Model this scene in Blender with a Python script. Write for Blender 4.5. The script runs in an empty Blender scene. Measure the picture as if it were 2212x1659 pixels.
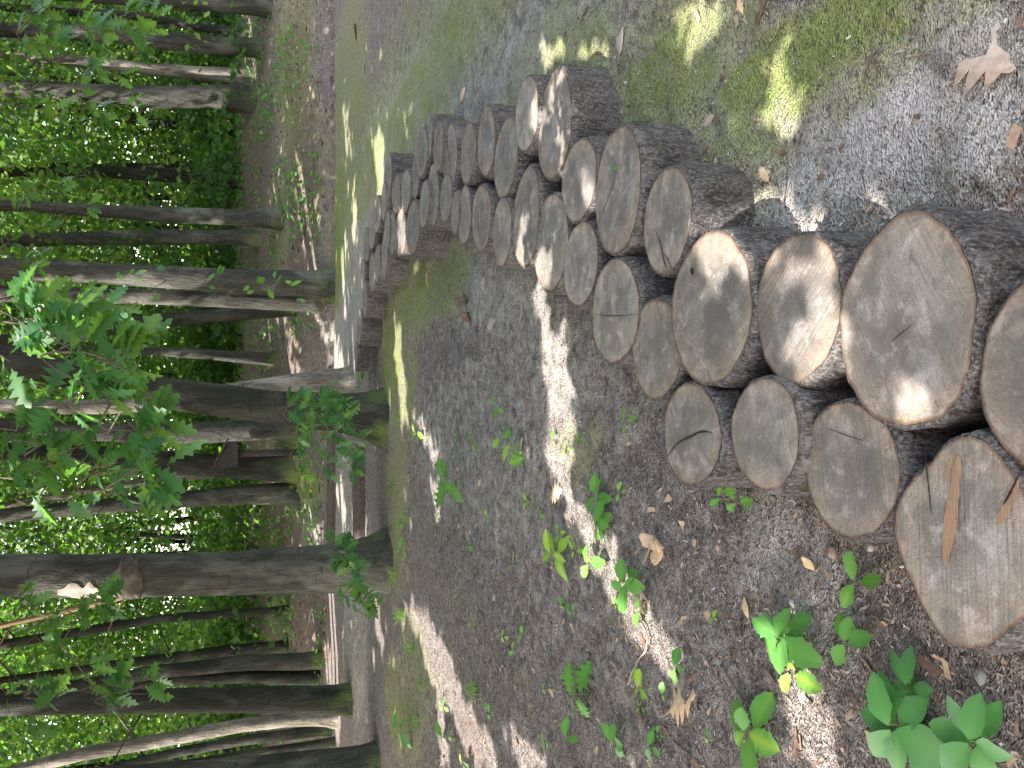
import bpy, math, random
import numpy as np
from mathutils import Vector, Matrix
R = math.radians
random.seed(7)
rng = np.random.default_rng(11)
scene = bpy.context.scene

# ------------------------------------------------------------------ camera (held sideways, as the phone was)
PITCH, FOC, CX, CY, HC = R(18.5), 1800.0, 1106.0, 829.5, 1.4
cam_d = bpy.data.cameras.new('camera')
cam = bpy.data.objects.new('camera', cam_d)
scene.collection.objects.link(cam)
cam_d.sensor_fit = 'HORIZONTAL'
cam_d.sensor_width = 36.0
cam_d.lens = 36.0 * FOC / 2212.0
cam_d.clip_start = 0.05
cam_d.clip_end = 600
FW = np.array([0, math.cos(PITCH), -math.sin(PITCH)])
UP = np.array([0, math.sin(PITCH), math.cos(PITCH)])
XR = np.array([1.0, 0, 0])
m = Matrix.Identity(4)
for i in range(3):
    m[i][0] = -UP[i]; m[i][1] = XR[i]; m[i][2] = -FW[i]
m[2][3] = HC
cam.matrix_world = m
scene.camera = cam

# ------------------------------------------------------------------ light
SUN = np.array([-0.46, -0.22, 0.86]); SUN /= np.linalg.norm(SUN)
w = bpy.data.worlds.new('World'); scene.world = w; w.use_nodes = True
nt = w.node_tree
bg = nt.nodes['Background']
sky = nt.nodes.new('ShaderNodeTexSky'); sky.sky_type = 'NISHITA'; sky.sun_disc = False
sky.sun_elevation = math.asin(SUN[2]); sky.sun_rotation = math.atan2(SUN[0], SUN[1])
sky.air_density = 1.0; sky.dust_density = 2.5; sky.ozone_density = 1.0
wm = nt.nodes.new('ShaderNodeMix'); wm.data_type = 'RGBA'; wm.blend_type = 'MULTIPLY'; wm.inputs[0].default_value = 1.0
wm.inputs[7].default_value = (1.20, 0.98, 0.77, 1)
nt.links.new(sky.outputs[0], wm.inputs[6]); nt.links.new(wm.outputs[2], bg.inputs[0]); bg.inputs[1].default_value = 0.15
sl = bpy.data.lights.new('sun', 'SUN'); sl.energy = 2.9; sl.angle = R(0.53); sl.color = (1.0, 0.915, 0.86)
so = bpy.data.objects.new('sun', sl); scene.collection.objects.link(so)
so.rotation_euler = Vector(SUN).to_track_quat('Z', 'Y').to_euler()
so.location = (0, 0, 30)
scene.view_settings.view_transform = 'Standard'
scene.view_settings.look = 'None'
scene.view_settings.exposure = 3.2
scene.view_settings.gamma = 1.0
scene.cycles.max_bounces = 7
scene.cycles.diffuse_bounces = 4
scene.cycles.transmission_bounces = 4
scene.cycles.glossy_bounces = 2
scene.cycles.sample_clamp_indirect = 6
scene.cycles.use_denoising = True

# ------------------------------------------------------------------ helpers
def ray(x, y):
    d = FW + (x - CX) / FOC * (-UP) + (CY - y) / FOC * XR
    return d
def proj(P):
    P = np.atleast_2d(P) - np.array([0, 0, HC])
    z = np.maximum(P @ FW, 1e-3)
    return CX - (P @ UP) / z * FOC, CY - (P @ XR) / z * FOC
def hitz(x, y, z=0.0):
    d = ray(x, y)
    t = (z - HC) / d[2]
    return np.array([0, 0, HC]) + d * t
def sstep(a, b, v):
    t = np.clip((v - a) / (b - a), 0, 1)
    return t * t * (3 - 2 * t)

_T = rng.random((256, 256))
def vnoise(x, y):
    xi = np.floor(x).astype(int); yi = np.floor(y).astype(int)
    fx = x - xi; fy = y - yi
    fx = fx * fx * (3 - 2 * fx); fy = fy * fy * (3 - 2 * fy)
    g = lambda a, b: _T[a % 256, b % 256]
    return (g(xi, yi) * (1 - fx) + g(xi + 1, yi) * fx) * (1 - fy) + (g(xi, yi + 1) * (1 - fx) + g(xi + 1, yi + 1) * fx) * fy
def fbm(x, y, o=4):
    x = np.asarray(x, float); y = np.asarray(y, float)
    s = 0; a = 0.5; n = 0
    for k in range(o):
        s = s + a * vnoise(x * 2 ** k + 17.3 * k, y * 2 ** k + 9.1 * k); n += a; a *= 0.5
    return s / n

def terrain(x, y, detail=False):
    x = np.asarray(x, float); y = np.asarray(y, float)
    wl = sstep(-0.9, -2.8, x)
    dip = -0.28 * np.exp(-((y - 13.15) / 0.42) ** 2)
    rr = np.clip(y - 13.4, 0, 5.6) * 0.21 + np.clip(y - 19, 0, 200) * 0.03 + dip
    rl = np.clip(y - 14, 0, 9) * 0.11 + np.clip(y - 23, 0, 200) * 0.03
    h = rr * (1 - wl) + rl * wl
    # mossy mound right of the far end of the path, root mounds
    h = h + 0.06 * (fbm(x * 0.7 + 3, y * 0.7, 3) - 0.5) * sstep(1.0, 6, y)
    if detail:
        f = sstep(14, 4, y)
        h = h + f * 0.036 * (fbm(x * 7, y * 7, 3) - 0.5) + f * 0.022 * (fbm(x * 26 + 5, y * 26, 2) - 0.5)
    return h
def ground_hit(x, y):
    d = ray(x, y); o = np.array([0, 0, HC])
    ts = np.concatenate([np.linspace(0.6, 12, 600), np.linspace(12, 60, 1200)])
    P = o + d * ts[:, None]
    b = P[:, 2] - terrain(P[:, 0], P[:, 1])
    i = np.argmax(b < 0)
    if i == 0: i = len(ts) - 1
    return P[i]

class MB:
    """collects vertices/faces, builds one mesh object"""
    def __init__(s): s.v = []; s.f = []; s.a = []; s.n = 0
    def add(s, v, f, a=None):
        v = np.asarray(v, float)
        s.v.append(v); s.f.extend([tuple(i + s.n for i in q) for q in f]); s.n += len(v)
        s.a.append(np.full(len(v), 0.5) if a is None else np.broadcast_to(np.asarray(a, float), (len(v),)))
    def build(s, name, mat, parent=None, smooth=True, loc=None):
        V = np.concatenate(s.v)
        me = bpy.data.meshes.new(name)
        me.from_pydata(V.tolist(), [], s.f)
        at = me.attributes.new('rnd', 'FLOAT', 'POINT'); at.data.foreach_set('value', np.concatenate(s.a).astype(np.float32))
        if smooth: me.polygons.foreach_set('use_smooth', [True] * len(me.polygons))
        me.materials.append(mat)
        o = bpy.data.objects.new(name, me); scene.collection.objects.link(o)
        if parent: o.parent = parent
        if loc is not None: o.location = [float(c) for c in loc]
        return o
def quads_mesh(name, V, mat, a, parent=None, origin=None, k=4):
    """V: (n*k,3) vertices of n separate k-gons, fast path"""
    V = np.asarray(V, np.float32)
    if origin is not None: V = V - np.asarray(origin, np.float32)
    n = len(V) // k
    me = bpy.data.meshes.new(name)
    me.vertices.add(n * k); me.vertices.foreach_set('co', V.ravel())
    me.loops.add(n * k); me.loops.foreach_set('vertex_index', np.arange(n * k, dtype=np.int32))
    me.polygons.add(n); me.polygons.foreach_set('loop_start', np.arange(0, n * k, k, dtype=np.int32))
    at = me.attributes.new('rnd', 'FLOAT', 'POINT'); at.data.foreach_set('value', np.repeat(np.asarray(a, np.float32), k))
    me.update(calc_edges=True); me.validate()
    me.materials.append(mat)
    o = bpy.data.objects.new(name, me); scene.collection.objects.link(o)
    if parent: o.parent = parent
    return o
def tag(o, label=None, cat=None, group=None, kind=None):
    if label: o['label'] = label
    if cat: o['category'] = cat
    if group: o['group'] = group
    if kind: o['kind'] = kind
    return o
def thing(name, loc, label, cat, group=None):
    o = bpy.data.objects.new(name, None); scene.collection.objects.link(o)
    o.empty_display_size = 0.2
    o.location = [float(c) for c in loc]
    return tag(o, label, cat, group)

def tube(mb, pts, rad, n=8, a=None, cap=True, rough=0.0):
    pts = np.asarray(pts, float); rad = np.asarray(rad, float) * np.ones(len(pts))
    T = np.gradient(pts, axis=0); T /= np.maximum(np.linalg.norm(T, axis=1, keepdims=True), 1e-9)
    ref = np.array([0.0, 1.0, 0.0]) if abs(T[0][1]) < 0.8 else np.array([1.0, 0, 0])
    vs = []
    for i in range(len(pts)):
        u = np.cross(T[i], ref); u /= np.linalg.norm(u); v = np.cross(T[i], u)
        th = np.arange(n) * 2 * np.pi / n
        r = rad[i]
        if rough: r = r * (1 + rough * (fbm(np.cos(th) * 2 + 5, np.sin(th) * 2 + i * 0.35, 3) - 0.5) * 2)
        vs.append(pts[i] + (np.cos(th) * r)[:, None] * u + (np.sin(th) * r)[:, None] * v)
    V = np.concatenate(vs); F = []
    for i in range(len(pts) - 1):
        for j in range(n):
            F.append((i * n + j, i * n + (j + 1) % n, (i + 1) * n + (j + 1) % n, (i + 1) * n + j))
    if cap:
        F.append(tuple(range(n))[::-1]); F.append(tuple((len(pts) - 1) * n + j for j in range(n)))
    mb.add(V, F, a)

def resample(P, n):
    P = np.asarray(P, float); t = np.linspace(0, 1, len(P)); s = np.linspace(0, 1, n)
    # smooth catmull-ish by cubic hermite through numpy
    out = []
    for k in range(P.shape[1]):
        g = np.gradient(P[:, k], t)
        idx = np.clip(np.searchsorted(t, s, side='right') - 1, 0, len(t) - 2)
        h = t[idx + 1] - t[idx]; u = (s - t[idx]) / h
        p0, p1, m0, m1 = P[idx, k], P[idx + 1, k], g[idx] * h, g[idx + 1] * h
        out.append((2*u**3-3*u**2+1)*p0 + (u**3-2*u**2+u)*m0 + (-2*u**3+3*u**2)*p1 + (u**3-u**2)*m1)
    return np.stack(out, 1)

# ------------------------------------------------------------------ materials
def mat(name):
    m_ = bpy.data.materials.new(name); m_.use_nodes = True
    N = m_.node_tree.nodes; L = m_.node_tree.links
    N.clear()
    out = N.new('ShaderNodeOutputMaterial')
    return m_, N, L, out
class G:
    """small node graph writer"""
    def __init__(s, name): s.m, s.N, s.L, s.out = mat(name)
    def n(s, t, **k):
        q = s.N.new('ShaderNode' + t)
        for a, b in k.items(): setattr(q, a, b)
        return q
    def set(s, sock, v):
        if hasattr(v, 'is_linked') or hasattr(v, 'links'): s.L.new(v, sock)
        else:
            if hasattr(sock.default_value, '__len__') and len(sock.default_value) == 4 and len(v) == 3: v = (*v, 1)
            sock.default_value = v
    def coord(s, kind='Object'): return s.n('TexCoord').outputs[kind]
    def map(s, v, scale=(1, 1, 1), loc=(0, 0, 0)):
        q = s.n('Mapping'); s.set(q.inputs[0], v); q.inputs['Scale'].default_value = scale
        s.set(q.inputs['Location'], loc); return q.outputs[0]
    def noise(s, v, scale, detail=4, rough=0.55, dist=0.0):
        q = s.n('TexNoise'); s.set(q.inputs['Vector'], v); q.inputs['Scale'].default_value = scale
        q.inputs['Detail'].default_value = detail; q.inputs['Roughness'].default_value = rough
        q.inputs['Distortion'].default_value = dist; return q.outputs['Fac']
    def voro(s, v, scale, feat='F1', out='Distance', rnd=1.0):
        q = s.n('TexVoronoi', feature=feat); s.set(q.inputs['Vector'], v); q.inputs['Scale'].default_value = scale
        q.inputs['Randomness'].default_value = rnd
        return q.outputs[out]
    def attr(s, name, out='Fac'):
        q = s.n('Attribute'); q.attribute_name = name; return q.outputs[out]
    def ramp(s, f, stops, interp='LINEAR'):
        q = s.n('ValToRGB'); q.color_ramp.interpolation = interp; s.set(q.inputs[0], f)
        e = q.color_ramp.elements
        while len(e) < len(stops): e.new(0.5)
        for i, (p, c) in enumerate(stops):
            e[i].position = p
            e[i].color = (c, c, c, 1) if not hasattr(c, '__len__') else (*c[:3], 1)
        return q.outputs[0]
    def mix(s, f, a, b, mode='MIX'):
        q = s.n('Mix', data_type='RGBA', blend_type=mode); s.set(q.inputs[0], f); s.set(q.inputs[6], a); s.set(q.inputs[7], b)
        return q.outputs[2]
    def math(s, op, a, b=0.5, c=None, clamp=False):
        q = s.n('Math', operation=op, use_clamp=clamp); s.set(q.inputs[0], a); s.set(q.inputs[1], b)
        if c is not None: s.set(q.inputs[2], c)
        return q.outputs[0]
    def bump(s, h, strength=0.5, dist=0.01, normal=None):
        q = s.n('Bump'); s.set(q.inputs['Height'], h); q.inputs['Strength'].default_value = strength
        q.inputs['Distance'].default_value = dist
        if normal is not None: s.set(q.inputs['Normal'], normal)
        return q.outputs[0]
    def bsdf(s, col, rough=0.9, normal=None, spec=0.25, **k):
        q = s.n('BsdfPrincipled'); s.set(q.inputs['Base Color'], col); s.set(q.inputs['Roughness'], rough)
        q.inputs['Specular IOR Level'].default_value = spec
        if normal is not None: s.set(q.inputs['Normal'], normal)
        s.L.new(q.outputs[0], s.out.inputs[0]); return q

def leaf_mat(name, c1, c2, c3=None, trans=0.45, gloss=0.25, veins=False):
    g = G(name)
    r = g.attr('rnd')
    stops = [(0.0, c1), (0.75, c2)] + ([(1.0, c3)] if c3 else [])
    col = g.ramp(r, stops)
    n = g.noise(g.coord(), 9 if veins else 0.6, 2)
    col = g.mix(g.math('MULTIPLY', n, 0.5), col, tuple(x * 0.6 for x in c1))
    p = g.bsdf(col, 0.45, None, gloss)
    t = g.n('BsdfTranslucent')
    tc = g.mix(0.6, col, (0.22, 0.50, 0.05))
    g.L.new(tc, t.inputs[0])
    mx = g.n('MixShader'); mx.inputs[0].default_value = trans
    g.L.new(p.outputs[0], mx.inputs[1]); g.L.new(t.outputs[0], mx.inputs[2]); g.L.new(mx.outputs[0], g.out.inputs[0])
    return g.m
M = {}
M['far_leaf'] = leaf_mat('far_leaf', (0.006, 0.024, 0.010), (0.036, 0.092, 0.024), (0.17, 0.26, 0.055), 0.42)
M['canopy_leaf'] = leaf_mat('canopy_leaf', (0.03, 0.085, 0.015), (0.06, 0.14, 0.02), (0.10, 0.18, 0.02), 0.28)
M['oak_leaf'] = leaf_mat('oak_leaf', (0.016, 0.062, 0.026), (0.042, 0.125, 0.036), (0.13, 0.24, 0.03), 0.38, veins=True)
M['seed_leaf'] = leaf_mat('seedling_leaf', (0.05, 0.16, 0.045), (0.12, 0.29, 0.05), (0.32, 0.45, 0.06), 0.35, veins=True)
M['glossy_leaf'] = leaf_mat('glossy_leaf', (0.035, 0.12, 0.045), (0.075, 0.22, 0.05), (0.11, 0.28, 0.05), 0.25, 0.5, veins=True)
M['grass'] = leaf_mat('grass_blade', (0.07, 0.15, 0.03), (0.16, 0.26, 0.05), (0.3, 0.36, 0.1), 0.35)

def bark_mat(name, base, dark, moss=0.0, pale=None):
    g = G(name)
    c = g.coord()
    oi = g.n('ObjectInfo').outputs['Random']
    off = g.n('CombineXYZ'); g.L.new(g.math('MULTIPLY', oi, 37.0), off.inputs[0]); g.L.new(g.math('MULTIPLY', oi, 11.0), off.inputs[2])
    v1 = g.map(c, (9, 9, 1.6), off.outputs[0])
    v2 = g.map(c, (42, 42, 7.0), off.outputs[0])
    v3 = g.map(c, (2.0, 2.0, 0.9), off.outputs[0])
    v4 = g.map(c, (5, 5, 26), off.outputs[0])
    n1 = g.noise(v1, 1.0, 5, 0.6, 0.4); n2 = g.noise(v2, 1.0, 4, 0.65); n3 = g.noise(v3, 1.2, 4, 0.6, 0.5)
    n4 = g.noise(v4, 1.0, 2, 0.5)
    col = g.mix(g.ramp(n1, [(0.35, 0), (0.65, 1)]), dark, base)
    col = g.mix(g.ramp(n2, [(0.4, 0.55), (0.6, 0)]), col, tuple(x * 0.45 for x in dark))
    col = g.mix(g.ramp(n3, [(0.52, 0), (0.66, 0.75)]), col, pale or tuple(min(1, x * 1.7) for x in base))
    col = g.mix(g.ramp(n4, [(0.64, 0), (0.72, 0.6)]), col, tuple(x * 0.3 for x in dark))
    if moss:
        z = g.n('SeparateXYZ'); g.L.new(c, z.inputs[0])
        low = g.ramp(z.outputs[2], [(0.0, .8), (0.3, 0.1), (1.0, 0.04)])
        mm = g.math('MULTIPLY', g.ramp(g.noise(g.map(c, (3, 3, 2), off.outputs[0]), 1.3, 4), [(0.42, 0), (0.6, 1)]), low)
        col = g.mix(g.math('MULTIPLY', mm, moss), col, (0.10, 0.15, 0.035))
    h = g.math('ADD', n1, g.math('MULTIPLY', n2, 0.7))
    g.bsdf(col, 0.92, g.bump(h, 1.0, 0.06), 0.15)
    return g.m
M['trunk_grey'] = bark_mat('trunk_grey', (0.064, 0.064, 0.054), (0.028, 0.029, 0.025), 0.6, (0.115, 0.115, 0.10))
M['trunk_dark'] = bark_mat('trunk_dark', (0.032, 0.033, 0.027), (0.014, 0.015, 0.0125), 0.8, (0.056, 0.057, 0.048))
M['trunk_pale_sunlit'] = bark_mat('trunk_pale_sunlit', (0.17, 0.155, 0.13), (0.08, 0.073, 0.06), 0.4, (0.27, 0.25, 0.215))  # paler bark for the sunlit trunks, sunlight put into the colour

# sawn rounds: bark wall and cut face
def log_bark():
    g = G('log_bark'); c = g.coord()
    oi = g.n('ObjectInfo').outputs['Random']
    off = g.n('CombineXYZ'); g.L.new(g.math('MULTIPLY', oi, 53.0), off.inputs[0]); g.L.new(g.math('MULTIPLY', oi, 17.0), off.inputs[1])
    v1 = g.map(c, (34, 34, 9), off.outputs[0]); v2 = g.map(c, (150, 150, 70), off.outputs[0]); v3 = g.map(c, (9, 9, 9), off.outputs[0])
    n1 = g.noise(v1, 1, 5, 0.65, 0.6); n2 = g.noise(v2, 1, 3, 0.7); n3 = g.noise(v3, 1, 3)
    col = g.mix(g.ramp(n1, [(0.36, 0), (0.62, 1)]), (0.026, 0.024, 0.023), (0.088, 0.083, 0.079))
    col = g.mix(g.ramp(n2, [(0.50, 0), (0.66, 0.8)]), col, (0.17, 0.16, 0.157))
    col = g.mix(g.ramp(n2, [(0.34, 0.9), (0.48, 0)]), col, (0.03, 0.024, 0.02))
    col = g.mix(g.ramp(n3, [(0.5, 0), (0.8, 0.4)]), col, (0.085, 0.06, 0.048))
    r = g.attr('rnd')
    col = g.mix(g.ramp(r, [(0.0, 0.8), (0.3, 0)]), col, (0.07, 0.06, 0.045))
    pl = g.noise(g.map(c, (13, 13, 13), off.outputs[0]), 1, 4, .6)
    col = g.mix(g.math('MULTIPLY', g.ramp(pl, [(0.52, 0), (0.62, .6)]), g.ramp(oi, [(.2, 0), (.8, 1)])), col, (0.15, 0.14, 0.13))
    col = g.mix(g.math('MULTIPLY', g.ramp(pl, [(0.30, .6), (0.42, 0)]), oi), col, (0.075, 0.085, 0.04))
    h = g.math('ADD', g.math('MULTIPLY', n1, 1.0), g.math('MULTIPLY', n2, 0.6))
    g.bsdf(col, 0.95, g.bump(h, 1.0, 0.018), 0.1)
    return g.m
def cut_face():
    g = G('cut_face'); c = g.coord()
    oi = g.n('ObjectInfo').outputs['Random']
    off = g.n('CombineXYZ'); g.L.new(g.math('MULTIPLY', oi, 53.0), off.inputs[0]); g.L.new(g.math('MULTIPLY', oi, 29.0), off.inputs[1])
    cv = g.map(c, (1, 1, 1), off.outputs[0])
    rd = g.attr('rnd')                      # 0 at the pith, 1 at the bark
    big = g.noise(cv, 7, 4, 0.6, 0.4); mid = g.noise(cv, 22, 5, 0.65, 0.3); fine = g.noise(cv, 160, 3, 0.7)
    grey = g.mix(g.ramp(big, [(0.35, 0), (0.65, 1)]), (0.075, 0.071, 0.064), (0.165, 0.154, 0.138))
    tan = g.mix(oi, (0.185, 0.143, 0.10), (0.17, 0.14, 0.105))
    k = g.math('ADD', g.ramp(rd, [(0.5, 0.05), (0.95, 0.85)]), g.math('MULTIPLY', g.math('SUBTRACT', g.noise(cv, 5, 3), 0.5), 1.5))
    col = g.mix(g.math('MAXIMUM', k, 0.0, clamp=True), grey, tan)
    # growth rings, warped
    wv = g.n('Mix', data_type='RGBA'); wv.inputs[0].default_value = 0.0
    rr = g.math('ADD', rd, g.math('MULTIPLY', g.math('SUBTRACT', mid, 0.5), 0.05))
    rings = g.math('SINE', g.math('MULTIPLY', rr, 150.0))
    rk = g.math('MULTIPLY', g.ramp(g.noise(cv, 9, 2), [(0.4, 0), (0.6, 1)]), 0.22)
    col = g.mix(g.math('MULTIPLY', g.ramp(rings, [(0.0, 0), (0.9, 1)]), rk), col, (0.10, 0.075, 0.05))
    heart = g.ramp(g.math('ADD', rd, g.math('MULTIPLY', g.math('SUBTRACT', big, 0.5), 0.8)), [(0.10, .6), (0.42, 0)])
    col = g.mix(g.math('MULTIPLY', heart, g.ramp(oi, [(0.2, .2), (0.9, 1)])), col, (0.075, 0.066, 0.052))
    at = g.n('SeparateXYZ'); g.L.new(c, at.inputs[0])
    ang = g.math('ARCTAN2', at.outputs[1], at.outputs[0])
    av = g.n('CombineXYZ'); g.L.new(g.math('ADD', g.math('MULTIPLY', ang, 7.0), g.math('MULTIPLY', mid, 0.5)), av.inputs[0]); g.L.new(g.math('ADD', g.math('MULTIPLY', rd, 1.3), g.math('MULTIPLY', oi, 40.0)), av.inputs[1])
    spl = g.noise(av.outputs[0], 3.2, 3, 0.7)
    col = g.mix(g.math('MULTIPLY', g.ramp(spl, [(0.62, 0), (0.68, 0.75)]), g.ramp(rd, [(0.05, 0), (0.25, 1)])), col, (0.05, 0.042, 0.033))
    # chainsaw marks run straight across
    vr = g.n('VectorRotate'); vr.rotation_type = 'Z_AXIS'; g.L.new(c, vr.inputs['Vector']); g.L.new(g.math('MULTIPLY', oi, 6.28), vr.inputs['Angle'])
    sm = g.noise(g.map(vr.outputs[0], (4, 160, 1)), 1, 3, 0.6)
    col = g.mix(g.ramp(sm, [(0.50, 0), (0.64, 0.5)]), col, (0.10, 0.085, 0.07))
    rad = g.noise(g.map(vr.outputs[0], (70, 6, 1)), 1, 3, 0.6)
    col = g.mix(g.ramp(mid, [(0.54, 0), (0.66, 0.45)]), col, (0.28, 0.262, 0.24))
    col = g.mix(g.ramp(mid, [(0.32, 0.7), (0.46, 0)]), col, (0.075, 0.068, 0.055))
    col = g.mix(g.ramp(fine, [(0.62, 0), (0.72, 0.35)]), col, (0.40, 0.38, 0.355))
    col = g.mix(g.ramp(fine, [(0.32, 0.55), (0.42, 0)]), col, (0.07, 0.06, 0.05))
    # dark stains of weather
    st = g.noise(g.map(cv, (1, 1, 1), (3.3, 1.2, 0)), 11, 3, 0.5, 0.8)
    col = g.mix(g.ramp(st, [(0.50, 0), (0.60, 0.6)]), col, (0.07, 0.067, 0.056))
    col = g.mix(g.ramp(rd, [(0.955, 0), (0.985, 0.9)]), col, (0.09, 0.055, 0.035))
    val = g.n('HueSaturation'); g.L.new(col, val.inputs['Color']); g.L.new(g.math('ADD', g.math('MULTIPLY', oi, 0.3), 0.86), val.inputs['Value'])
    h = g.math('ADD', g.math('MULTIPLY', sm, 0.6), g.math('MULTIPLY', fine, 0.5))
    g.bsdf(val.outputs[0], 0.85, g.bump(h, 0.8, 0.008), 0.2)
    return g.m
M['log_bark'] = log_bark(); M['cut_face'] = cut_face()
def plain(name, c, rough=0.9, c2=None, scale=30, spec=0.2, stretch=(1, 1, 1)):
    g = G(name); co = g.map(g.coord(), stretch)
    n = g.noise(co, scale, 4, 0.6)
    col = g.mix(g.ramp(n, [(0.35, 0), (0.65, 1)]), c, c2 or tuple(x * 0.6 for x in c))
    g.bsdf(col, rough, g.bump(n, 0.4, 0.004), spec); return g.m
M['crack'] = plain('crack', (0.018, 0.013, 0.01))
M['raw_and_lit_wood'] = plain('raw_and_lit_wood', (0.20, 0.13, 0.075), 0.8, (0.13, 0.09, 0.055), 40, 0.2, (1, 8, 1))
M['dead_leaf'] = plain('dead_leaf', (0.30, 0.22, 0.15), 0.75, (0.19, 0.135, 0.09), 45)
M['pale_leaf'] = plain('pale_dead_leaf', (0.42, 0.31, 0.19), 0.75, (0.30, 0.21, 0.12), 45)
M['brown_leaf'] = plain('brown_dead_leaf', (0.13, 0.08, 0.055), 0.8, (0.07, 0.045, 0.03), 45)
M['grey_leaf'] = plain('grey_dead_leaf', (0.33, 0.27, 0.22), 0.75, (0.24, 0.19, 0.15), 60)
M['twig'] = plain('twig', (0.10, 0.08, 0.065), 0.9, (0.05, 0.04, 0.033), 60)
M['pale_twig'] = plain('pale_twig', (0.26, 0.2, 0.15), 0.9, (0.16, 0.12, 0.09), 60)
M['pebble'] = plain('pebble', (0.28, 0.26, 0.24), 0.8, (0.16, 0.14, 0.13), 30)
M['pink_pebble'] = plain('pink_pebble', (0.24, 0.17, 0.14), 0.8, (0.16, 0.11, 0.09), 30)
M['timber'] = plain('timber', (0.085, 0.070, 0.062), 0.95, (0.030, 0.025, 0.022), 22, 0.1, (1, 4, 4))
M['black_wood'] = plain('black_wood', (0.016, 0.014, 0.013), 0.7, (0.028, 0.024, 0.022), 20)
M['green_stem'] = plain('green_stem', (0.10, 0.14, 0.05), 0.7, (0.14, 0.10, 0.05), 30)

def ground_mat():
    g = G('forest_ground'); c = g.coord()
    moss = g.attr('moss'); pale = g.attr('pale'); dirt = g.attr('dirt'); red = g.attr('red')
    b1 = g.noise(c, 3.0, 6, 0.62, 0.3); b2 = g.noise(c, 13, 5, 0.65); b3 = g.noise(c, 55, 5, 0.7); b4 = g.noise(c, 190, 3, 0.7)
    chips = g.voro(g.map(c, (1.0, 1.7, 1)), 120, 'F1', 'Distance')
    chipc = g.n('TexVoronoi'); g.set(chipc.inputs['Vector'], g.map(c, (1.0, 2.2, 1))); chipc.inputs['Scale'].default_value = 95
    cs = g.n('SeparateColor'); g.L.new(chipc.outputs['Color'], cs.inputs[0])
    soil = g.mix(g.ramp(b2, [(0.35, 0), (0.65, 1)]), (0.105, 0.090, 0.080), (0.215, 0.190, 0.174))
    soil = g.mix(g.ramp(cs.outputs[0], [(0.62, 0), (0.9, 0.75)]), soil, (0.27, 0.236, 0.215))
    soil = g.mix(g.ramp(cs.outputs[1], [(0.70, 0), (0.95, 0.8)]), soil, (0.045, 0.034, 0.028))
    soil = g.mix(g.ramp(b3, [(0.36, 0.9), (0.47, 0)]), soil, (0.045, 0.036, 0.030))
    soil = g.mix(g.ramp(g.noise(c, 30, 4, 0.7), [(0.52, 0), (0.62, .65)]), soil, (0.32, 0.295, 0.27))
    soil = g.mix(g.ramp(b4, [(0.60, 0), (0.70, 0.5)]), soil, (0.33, 0.28, 0.25))
    # grey packed sand
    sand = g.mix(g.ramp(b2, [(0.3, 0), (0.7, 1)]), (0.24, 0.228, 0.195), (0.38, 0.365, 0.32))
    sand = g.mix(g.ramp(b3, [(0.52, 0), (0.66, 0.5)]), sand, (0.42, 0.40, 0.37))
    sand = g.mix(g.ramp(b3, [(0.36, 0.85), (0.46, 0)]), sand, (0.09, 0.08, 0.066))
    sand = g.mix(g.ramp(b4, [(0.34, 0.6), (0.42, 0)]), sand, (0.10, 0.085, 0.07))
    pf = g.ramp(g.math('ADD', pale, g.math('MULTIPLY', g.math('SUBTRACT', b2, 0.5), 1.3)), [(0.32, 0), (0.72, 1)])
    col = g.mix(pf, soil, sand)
    wide = g.noise(g.map(c, (1.0, 1.0, 1)), 6, 6, 0.75, 0.6)
    col = g.mix(g.ramp(wide, [(0.36, .5), (0.46, 0)]), col, (0.12, 0.105, 0.09))
    # bright crumbs where the sand is palest
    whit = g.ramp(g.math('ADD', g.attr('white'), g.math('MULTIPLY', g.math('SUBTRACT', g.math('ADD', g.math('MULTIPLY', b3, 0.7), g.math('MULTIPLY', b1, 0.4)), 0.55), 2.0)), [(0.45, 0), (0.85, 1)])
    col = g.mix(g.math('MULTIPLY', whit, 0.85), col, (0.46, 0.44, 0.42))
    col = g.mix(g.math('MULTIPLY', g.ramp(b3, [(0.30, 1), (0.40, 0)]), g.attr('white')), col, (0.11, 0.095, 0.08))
    # moss film
    ms = g.mix(g.ramp(g.math('ADD', g.math('MULTIPLY', b3, .5), g.math('MULTIPLY', b2, .5)), [(0.38, 0), (0.62, 1)]), (0.19, 0.20, 0.085), (0.40, 0.41, 0.20))
    ms = g.mix(g.ramp(b4, [(0.56, 0), (0.72, 0.7)]), ms, (0.38, 0.385, 0.23))
    ms = g.mix(g.ramp(b1, [(0.40, 0), (0.62, 0.6)]), ms, (0.18, 0.20, 0.07))
    ms = g.mix(g.ramp(g.math('ADD', g.attr('moss'), g.math('MULTIPLY', g.math('SUBTRACT', b2, 0.5), .9)), [(0.62, 0), (0.98, .85)]), ms, (0.15, 0.205, 0.035))
    mf = g.ramp(g.math('ADD', moss, g.math('MULTIPLY', g.math('SUBTRACT', g.math('ADD', g.math('MULTIPLY', b1, 0.45), g.math('ADD', g.math('MULTIPLY', b2, 0.3), g.math('MULTIPLY', b3, 0.3))), 0.52), 2.6)), [(0.30, 0), (0.95, 0.9)])
    col = g.mix(mf, col, g.mix(g.ramp(b3, [(0.37, .85), (0.46, 0)]), ms, (0.085, 0.082, 0.05)))
    col = g.mix(g.ramp(wide, [(0.56, 0), (0.70, .55)]), col, (0.25, 0.235, 0.20))
    rl = g.mix(g.ramp(b3, [(0.35, 0), (0.65, 1)]), (0.09, 0.064, 0.05), (0.20, 0.145, 0.115))
    col = g.mix(g.math('MULTIPLY', red, g.ramp(b2, [(0.3, 0.3), (0.6, 1)])), col, rl)
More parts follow.
